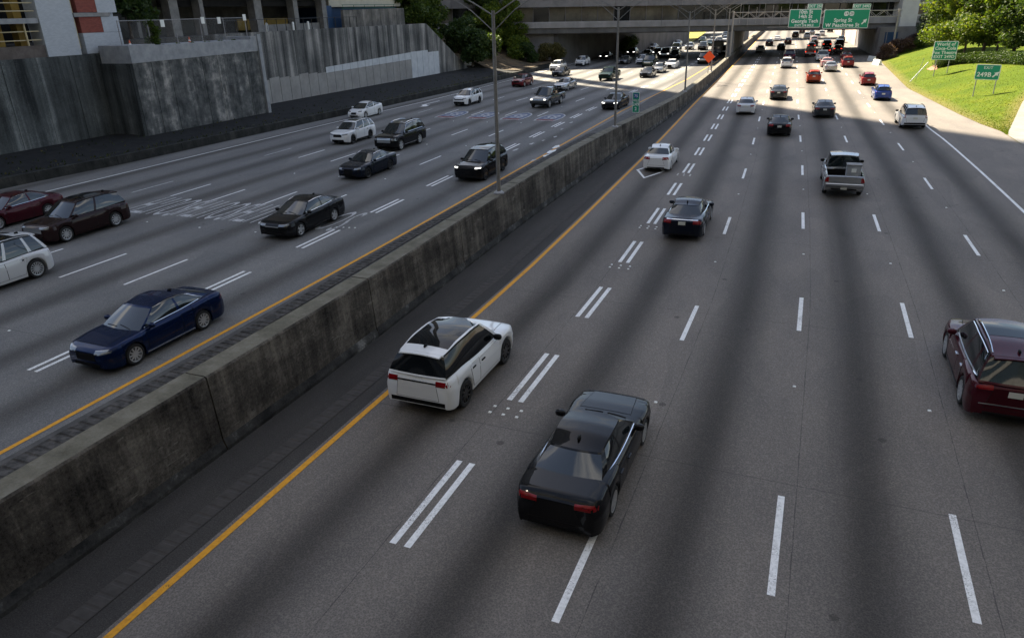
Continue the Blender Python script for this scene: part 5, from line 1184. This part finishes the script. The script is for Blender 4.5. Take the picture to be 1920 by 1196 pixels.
near('silver_sedan', 'compact', 'paint_pearl', 'pale silver sedan at the shadow edge beside the double dashes', go, 'rear', 1396, 214, tail=(.5, .95, .78, .93, .02))
near('white_suv', 'suv', 'paint_white', 'white SUV with roof rails beside the outer edge line at the shadow edge', go, 'rear', 1707, 240, L=4.82, W=1.92, H=1.80, wb=2.79, wr=.39, clear=.3, rails='black', hwt=.70, tail=(.74, .98, .92, 1.2, 0), mircol='black_trim')
near('blue_hatchback', 'hatch', 'paint_blue', 'bright blue hatchback in the sun beside the grass slope', go, 'rear', 1652, 188)
near('orange_suv', 'suv', 'paint_orange', 'orange red compact SUV with dark lower bumper in the sun', go, 'rear', 1523.5, 156, L=4.35, W=1.79, H=1.6, wb=2.57, fo=.85, wr=.34, tail=(.6, .97, .9, 1.05, .02))
# oncoming, near
near('blue_sedan', 'fastback', 'paint_navy', 'deep blue sedan with chrome window arc on the double dashes', gi, 'on', 255, 682, trim='arc', sillchrome=True, rim='silver', head=(.42, .97, .66, .77, .05), grille=(.42, .44, .67))
near('silver_suv', 'suv', 'paint_pearl', 'pearl white SUV leaving the picture edge with black multi spoke wheels', gi, 'on', 72, 520, wheel=.81, L=4.75, W=2.0, H=1.81, wb=2.99, fo=.95, wr=.39, rim='multi', rails='black', pano=(.22, .5, .5), rough_trim=True)
near('brown_suv', 'suv', 'paint_brown', 'dark brown crossover with shiny grille following the maroon sedan', gi, 'on', 126, 453, L=4.78, W=1.93, H=1.74, wb=2.82, fo=.98, wr=.37, rim='silver', grille=(.62, .62, .84), gbright=True, q=None, cpil=.96, pano=(.25, .5, .5))
near('maroon_sedan', 'fastback', 'paint_maroon', 'dark red sedan with chrome window arc at the picture edge', gi, 'on', 96, 404, wheel=1.0, trim='arc')
near('black_sedan', 'fastback', 'paint_black', 'black sedan with chrome roof line driving over the painted SOUTH letters', gi, 'on', 561.7, 443, trim='arc', rim='five', chrome_bar=True, head=(.40, .96, .67, .765, .03), grille=(.44, .42, .66), L=4.9, W=1.86)
near('dark_sedan', 'sedan', 'paint_ink', 'blue black sedan with large spindle shaped grille behind the black SUVs', gi, 'on', 688.4, 334, trim='arc', rim='dark', head=(.48, .95, .66, .77, .04), grille=(.36, .30, .70), chrome_bar=False, front_plate=False)
near('black_suv', 'suv', 'paint_black', 'black SUV with lit white headlights passing behind the nearest lamp pole', gi, 'on', 908, 338, L=4.82, W=1.94, H=1.76, wb=2.92, wr=.38, rim='black', lights=True, head=(.60, .92, .85, .915, 0), grille=(.52, .78, .9), rails=False, pano=(.2, .5, .5))
near('black_suv', 'bigsuv', 'paint_black', 'large black SUV with huge chrome grille and chrome roof rails', gi, 'on', 750, 282, 'car', grille=(.56, .66, 1.0), gbright=True, head=(.62, .96, .82, .98, 0), trim='loop', sillchrome=True, rim='chrome', cpil=.95, deck=[(0, 1.1), (.02, 1.2), (.45, 1.2), (.66, 1.2), (.8, 1.18), (.93, 1.12), (.985, 1.03), (1, .95)], belt=[(0, 1.22), (1, 1.19)])
near('white_suv', 'suv', 'paint_white', 'white crossover with lit headlight beside the large chrome grilled SUV', gi, 'on', 661, 269.7, L=4.6, W=1.86, H=1.68, wb=2.66, wr=.36, clad=True, chrome_bar=True, rim='dark', head=(.45, .96, .76, .87, .05), pano=(.32, .52, .5))
near('white_hatchback', 'fastback', 'paint_white', 'white smooth hatchback in the outermost oncoming lane by the edge line', gi, 'on', 684.4, 222, L=4.48, W=1.75, H=1.49, wb=2.7, fo=.93, wr=.315, blt=.16, blb=.03, wsb=.78, wst=.55, roof=[(0, .82), (.3, .95), (.6, 1.0), (.85, .985), (1, .95)], deck=[(0, .9), (.03, 1.12), (.2, 1.08), (.5, .98), (.76, .96), (.86, .86), (.95, .72), (.985, .62), (1, .55)], belt=[(0, 1.14), (.5, .99), (1, .94)])
near('white_suv', 'suv', 'paint_white', 'white SUV with black lower bumper just above the painted 85 shields', gi, 'on', 879.8, 198.4, L=4.6, W=1.85, H=1.68, wb=2.66, wr=.36, clad=True, rim='dark', grille=(.6, .66, .76), lower=(.72, .24, .5), rails='black')
near('dark_pickup', 'pickup', 'paint_darkgray', 'dark gray pickup truck with chrome grille passing the silver sedan', gi, 'on', 1029.6, 202.4, 'pickup truck', L=6.2, W=2.05, H=2.02, gbright=True, lights=True, clear=.42, wr=.43, sillchrome=False)
near('black_sedan', 'sedan', 'paint_black', 'black sports sedan between the lamp pole and the mile marker', gi, 'on', 1161, 205.4, L=5.0, W=1.9, H=1.48, wb=3.05, lights=True, grille=(.6, .45, .66), rim='black')
near('red_hatchback', 'suv', 'paint_darkred', 'dark red compact SUV at the left of the long streaks of sun', gi, 'on', 982.7, 163.5, L=4.3, W=1.8, H=1.62, wb=2.57, fo=.85, wr=.34)
near('silver_sedan', 'sedan', 'paint_silver', 'silver sedan half hidden behind the dark gray pickup', gi, 'on', 1064, 170)
near('dark_pickup', 'pickup', 'paint_green', 'dark green pickup truck in full sun behind the second lamp pole', gi, 'on', 1147, 152, 'pickup truck', L=5.6, W=1.95, H=1.82, wb=3.3, rim='dark')
# ---------------------------------------------------------------- farther traffic: copies of the cars above
FAR = {'sedan': ('dark_sedan:paint_ink', 'paint_ink', 4.85), 'compact': ('silver_sedan:paint_pearl', 'paint_pearl', 4.62), 'suv': ('white_suv:paint_white', 'paint_white', 4.6), 'hatch': ('blue_hatchback:paint_blue', 'paint_blue', 4.1),
       'bigsuv': ('black_suv:paint_black', 'paint_black', 5.3), 'pickup': ('dark_pickup:paint_green', 'paint_green', 5.6), 'orange': ('orange_suv:paint_orange', 'paint_orange', 4.35)}
ONK = {'bigsuv': 'suv'}
def far(kind, paint, px, py, on, label, lit=False, brake=False, name=None):
    key, op, L = FAR[kind]; src = PROTO[key]
    sw = {}
    if lit: sw['headlight'] = 'headlight_on'
    if brake: sw['taillight'] = 'taillight_on'
    if not on: sw['chrome_grille'] = 'chrome_grille'
    r = dup(src, label, gi if on else go, M[paint], M[op], sw); cat = src['category']; r['category'] = cat
    nm = {'sedan': 'sedan', 'compact': 'sedan', 'suv': 'suv', 'hatch': 'hatchback', 'bigsuv': 'suv', 'pickup': 'pickup', 'orange': 'suv'}[kind]
    r.name = name or (paint.replace('paint_', '') + '_' + nm)
    p = G(px, py); put(r, p.x, p.y + (L / 2 - .3) * (1 if True else 1), on)
    return r
for a in (
 ('sedan', 'paint_darkgray', 1542, 222, 0, 'gray sedan at the shadow edge in the middle outbound lane'),
 ('sedan', 'paint_darkgray', 1457, 188, 0, 'slate gray sedan in the sun beyond the black sedan with orange tail lights'),
 ('hatch', 'paint_red', 1626, 161, 0, 'red hatchback in the sun ahead of the bright blue hatchback'),
 ('suv', 'paint_white', 1473, 129, 0, 'white SUV in the sun close behind the purple one'),
 ('bigsuv', 'paint_purple', 1478, 115, 0, 'dark purple SUV at the edge of the bridge shadow'),
 ('sedan', 'paint_silver', 1555.5, 135.5, 0, 'silver sedan in the sun following the rose one'),
 ('sedan', 'paint_rose', 1548.5, 126.5, 0, 'rose beige sedan in front of the silver sedan near the bridge shadow'),
 ('bigsuv', 'paint_white', 1540, 116.5, 0, 'white van like SUV beside the rose beige sedan'),
 ('suv', 'paint_red', 1588, 127.6, 0, 'red SUV in the sun at the bridge shadow edge'),
 ('sedan', 'paint_darkred', 1585.6, 114, 0, 'dark red sedan under the bridge in front of the red SUV'),
 ('pickup', 'paint_darkred', 1517, 107.7, 0, 'dark red pickup truck under the bridge with lit tail lights', 0, 1),
 ('sedan', 'paint_red', 1547, 103.5, 0, 'red sedan braking under the bridge beside the dark red pickup', 0, 1),
 ('suv', 'paint_darkgray', 1568.6, 101.4, 0, 'dark gray SUV under the bridge near the abutment', 0, 1),
 ('bigsuv', 'paint_black', 1548.6, 92, 0, 'black SUV with glowing tail lights at the far end of the bridge shade', 0, 1),
 ('sedan', 'paint_darkred', 1520, 93.5, 0, 'braking dark sedan ahead of the dark red pickup under the bridge', 0, 1),
 ('suv', 'paint_black', 1525, 88, 0, 'black SUV leaving the bridge shade behind the pinkish car'),
 ('suv', 'paint_rose', 1525, 81, 0, 'pinkish SUV in the sun just past the bridge'),
 ('bigsuv', 'paint_black', 1572, 91, 0, 'black SUV leaving the bridge shade in the outer lane'),
 ('suv', 'paint_green', 1576, 81, 0, 'dark green SUV past the bridge in the outer lane'),
 ('sedan', 'paint_gray', 1594, 70, 0, 'lone gray sedan far ahead in the outermost lane'),
 ('sedan', 'paint_white', 1424, 99.5, 0, 'white sedan in the shade beside the median pier'),
 ('suv', 'paint_black', 1441, 87.6, 0, 'black SUV in the sun closest to the median past the bridge'),
 ('sedan', 'paint_green', 1463, 95, 0, 'dark green sedan leaving the bridge shade'),
 ('suv', 'paint_brown', 1476, 84.5, 0, 'brown SUV in the sun past the bridge'),
 ('sedan', 'paint_white', 1456, 77.6, 0, 'white sedan in the second strip of shade past the bridge'),
 ('bigsuv', 'paint_black', 1490, 72.6, 0, 'tall black SUV far past the bridge in the second shade strip'),
 ('suv', 'paint_pearl', 1512, 72.6, 0, 'pearl SUV far past the bridge next to the tall black one'),
 ('sedan', 'paint_silver', 1531, 74, 0, 'silver sedan in the second shade strip past the bridge'),
 ('sedan', 'paint_gray', 1521.6, 66, 0, 'gray sedan far past the bridge beyond the second shade strip'),
 ('suv', 'paint_white', 1540, 68, 0, 'white SUV far past the bridge beyond the silver sedan'),
 ('suv', 'paint_brown', 1503, 64, 0, 'brown SUV among the farthest outbound cars'),
 ('sedan', 'paint_black', 1556, 61.5, 0, 'black sedan among the farthest outbound cars'),
 ('sedan', 'paint_darkgray', 1044, 144.5, 1, 'dark gray sedan in the sun in front of the white SUV'),
 ('suv', 'paint_white', 1039, 134, 1, 'white SUV hidden behind the dark gray sedan in the sun'),
 ('suv', 'paint_white', 1086, 124.6, 1, 'white SUV alone at the bridge shadow edge by the low wall'),
 ('sedan', 'paint_darkgray', 1209, 146.6, 1, 'dark sedan leading the sunlit group behind the lamp pole'),
 ('compact', 'paint_silver', 1231, 137.8, 1, 'silver sedan beside the dark leading sedan in the sun'),
 ('sedan', 'paint_white', 1255, 129.7, 1, 'white sedan in the sun closest to the third lamp pole'),
 ('bigsuv', 'paint_green', 1213, 126.5, 1, 'dark green SUV behind the dark leading sedan'),
 ('suv', 'paint_white', 1200, 122, 1, 'white SUV next to the dark green SUV at the shadow edge'),
 ('sedan', 'paint_gray', 1166, 121.5, 1, 'gray sedan at the shadow edge behind the second lamp pole'),
 ('sedan', 'paint_black', 1131, 112.8, 1, 'black sedan with lit headlights deep in the bridge shade by the wall', 1),
 ('suv', 'paint_black', 1182, 105.8, 1, 'black SUV with lit headlights in the shade near the green creeper', 1),
 ('sedan', 'paint_gray', 1209, 107.7, 1, 'gray sedan in the shade behind the white SUV'),
 ('suv', 'paint_darkgray', 1230, 106.5, 1, 'dark SUV with lit headlights beside the black van', 1),
 ('bigsuv', 'paint_black', 1244, 110, 1, 'black van like SUV with lit headlights in the bridge shade', 1),
 ('suv', 'paint_black', 1262, 111.5, 1, 'black SUV in the bridge shade behind the white sedan'),
 ('bigsuv', 'paint_black', 1264, 98, 1, 'black SUV with lit headlights second in the shaded lane', 1),
 ('sedan', 'paint_silver', 1222, 94, 1, 'silver sedan entering the bridge shade beside the creeper'),
 ('sedan', 'paint_white', 1268, 87, 1, 'white sedan coming out of the sun behind the third lamp pole'),
 ('suv', 'paint_darkgray', 1273, 81.4, 1, 'dark SUV at the head of the sunny stretch behind the bridge', 1),
 ('suv', 'paint_silver', 1290, 94.4, 1, 'silver SUV with dark bumper in the sun under the bridge'),
 ('suv', 'paint_green', 1315, 81.4, 1, 'dark green SUV in the sun beyond the bridge near the bank'),
 ('bigsuv', 'paint_black', 1315, 95.5, 1, 'black SUV just above the orange diamond sign'),
 ('bigsuv', 'paint_black', 1317, 121, 1, 'black SUV with lit headlights behind the orange diamond sign', 1),
 ('suv', 'paint_darkgray', 1332, 115, 1, 'dark gray SUV next to the barrier behind the fourth lamp pole'),
 ('bigsuv', 'paint_black', 1356, 104, 1, 'black SUV with lit headlights closest to the bridge pier', 1),
 ('suv', 'paint_silver', 1334, 82, 1, 'silver SUV in the sun beyond the bridge in the middle of the queue'),
 ('sedan', 'paint_darkgray', 1345.6, 81, 1, 'dark sedan in the queue beyond the bridge'),
 ('sedan', 'paint_white', 1346.8, 90.5, 1, 'white sedan in the queue ahead of the black SUV by the pier'),
 ('suv', 'paint_white', 1357, 80, 1, 'white SUV in the queue beyond the bridge'),
 ('sedan', 'paint_blue', 1369, 86.4, 1, 'blue sedan in the queue next to the pier'),
 ('suv', 'paint_darkgray', 1358, 70.5, 1, 'dark SUV far back in the queue beyond the bridge'),
 ('bigsuv', 'paint_white', 1370, 73, 1, 'white van like SUV far back in the queue next to the pier'),
 ('sedan', 'paint_green', 1327, 87, 1, 'green gray sedan in the sunny part of the queue'),
 ('sedan', 'paint_pearl', 1366, 66, 1, 'pearl sedan at the far end of the oncoming queue')): far(*a)
# box truck
bt = thing('box_truck', 'small white box truck in the queue next to the pier', 'truck', (0, 0, 0), gi)
bm_box_obj('cargo_body', (0, -1.0, 1.75), (2.1, 3.6, 2.1), M['cream_wall'], bt, .05); bm_box_obj('cab', (0, 1.55, 1.2), (1.9, 1.5, 1.4), M['paint_white'], bt, .12); bm_box_obj('windshield', (0, 2.29, 1.5), (1.6, .06, .55), M['glass'], bt); bm_box_obj('bumper', (0, 2.35, .55), (1.9, .12, .3), M['black_trim'], bt); bm_box_obj('chassis', (0, -.2, .55), (1.7, 5, .3), M['black_trim'], bt)
for s in (-1, 1):
    for y in (1.5, -1.6): w_ = wheel_obj(.39, .24, 'silver', bt); w_.location = (s * .85, y, .39)
p = G(1341, 105.5); put(bt, p.x, p.y + 2, True)
pc = dup(PROTO['silver_sedan:paint_silver'], 'silver car parked inside the open parking deck', 'cars parked in the deck', M['paint_silver'], M['paint_silver']); pc.name = 'parked_car'; pc.location = (-59.5, 37.2, 7.4); pc.rotation_euler = (0, 0, -1.57)
tag(box('deck_floor', -65, -55.4, 20, 40, 7.3, 7.4, M['deck_concrete'], None), kind='structure')
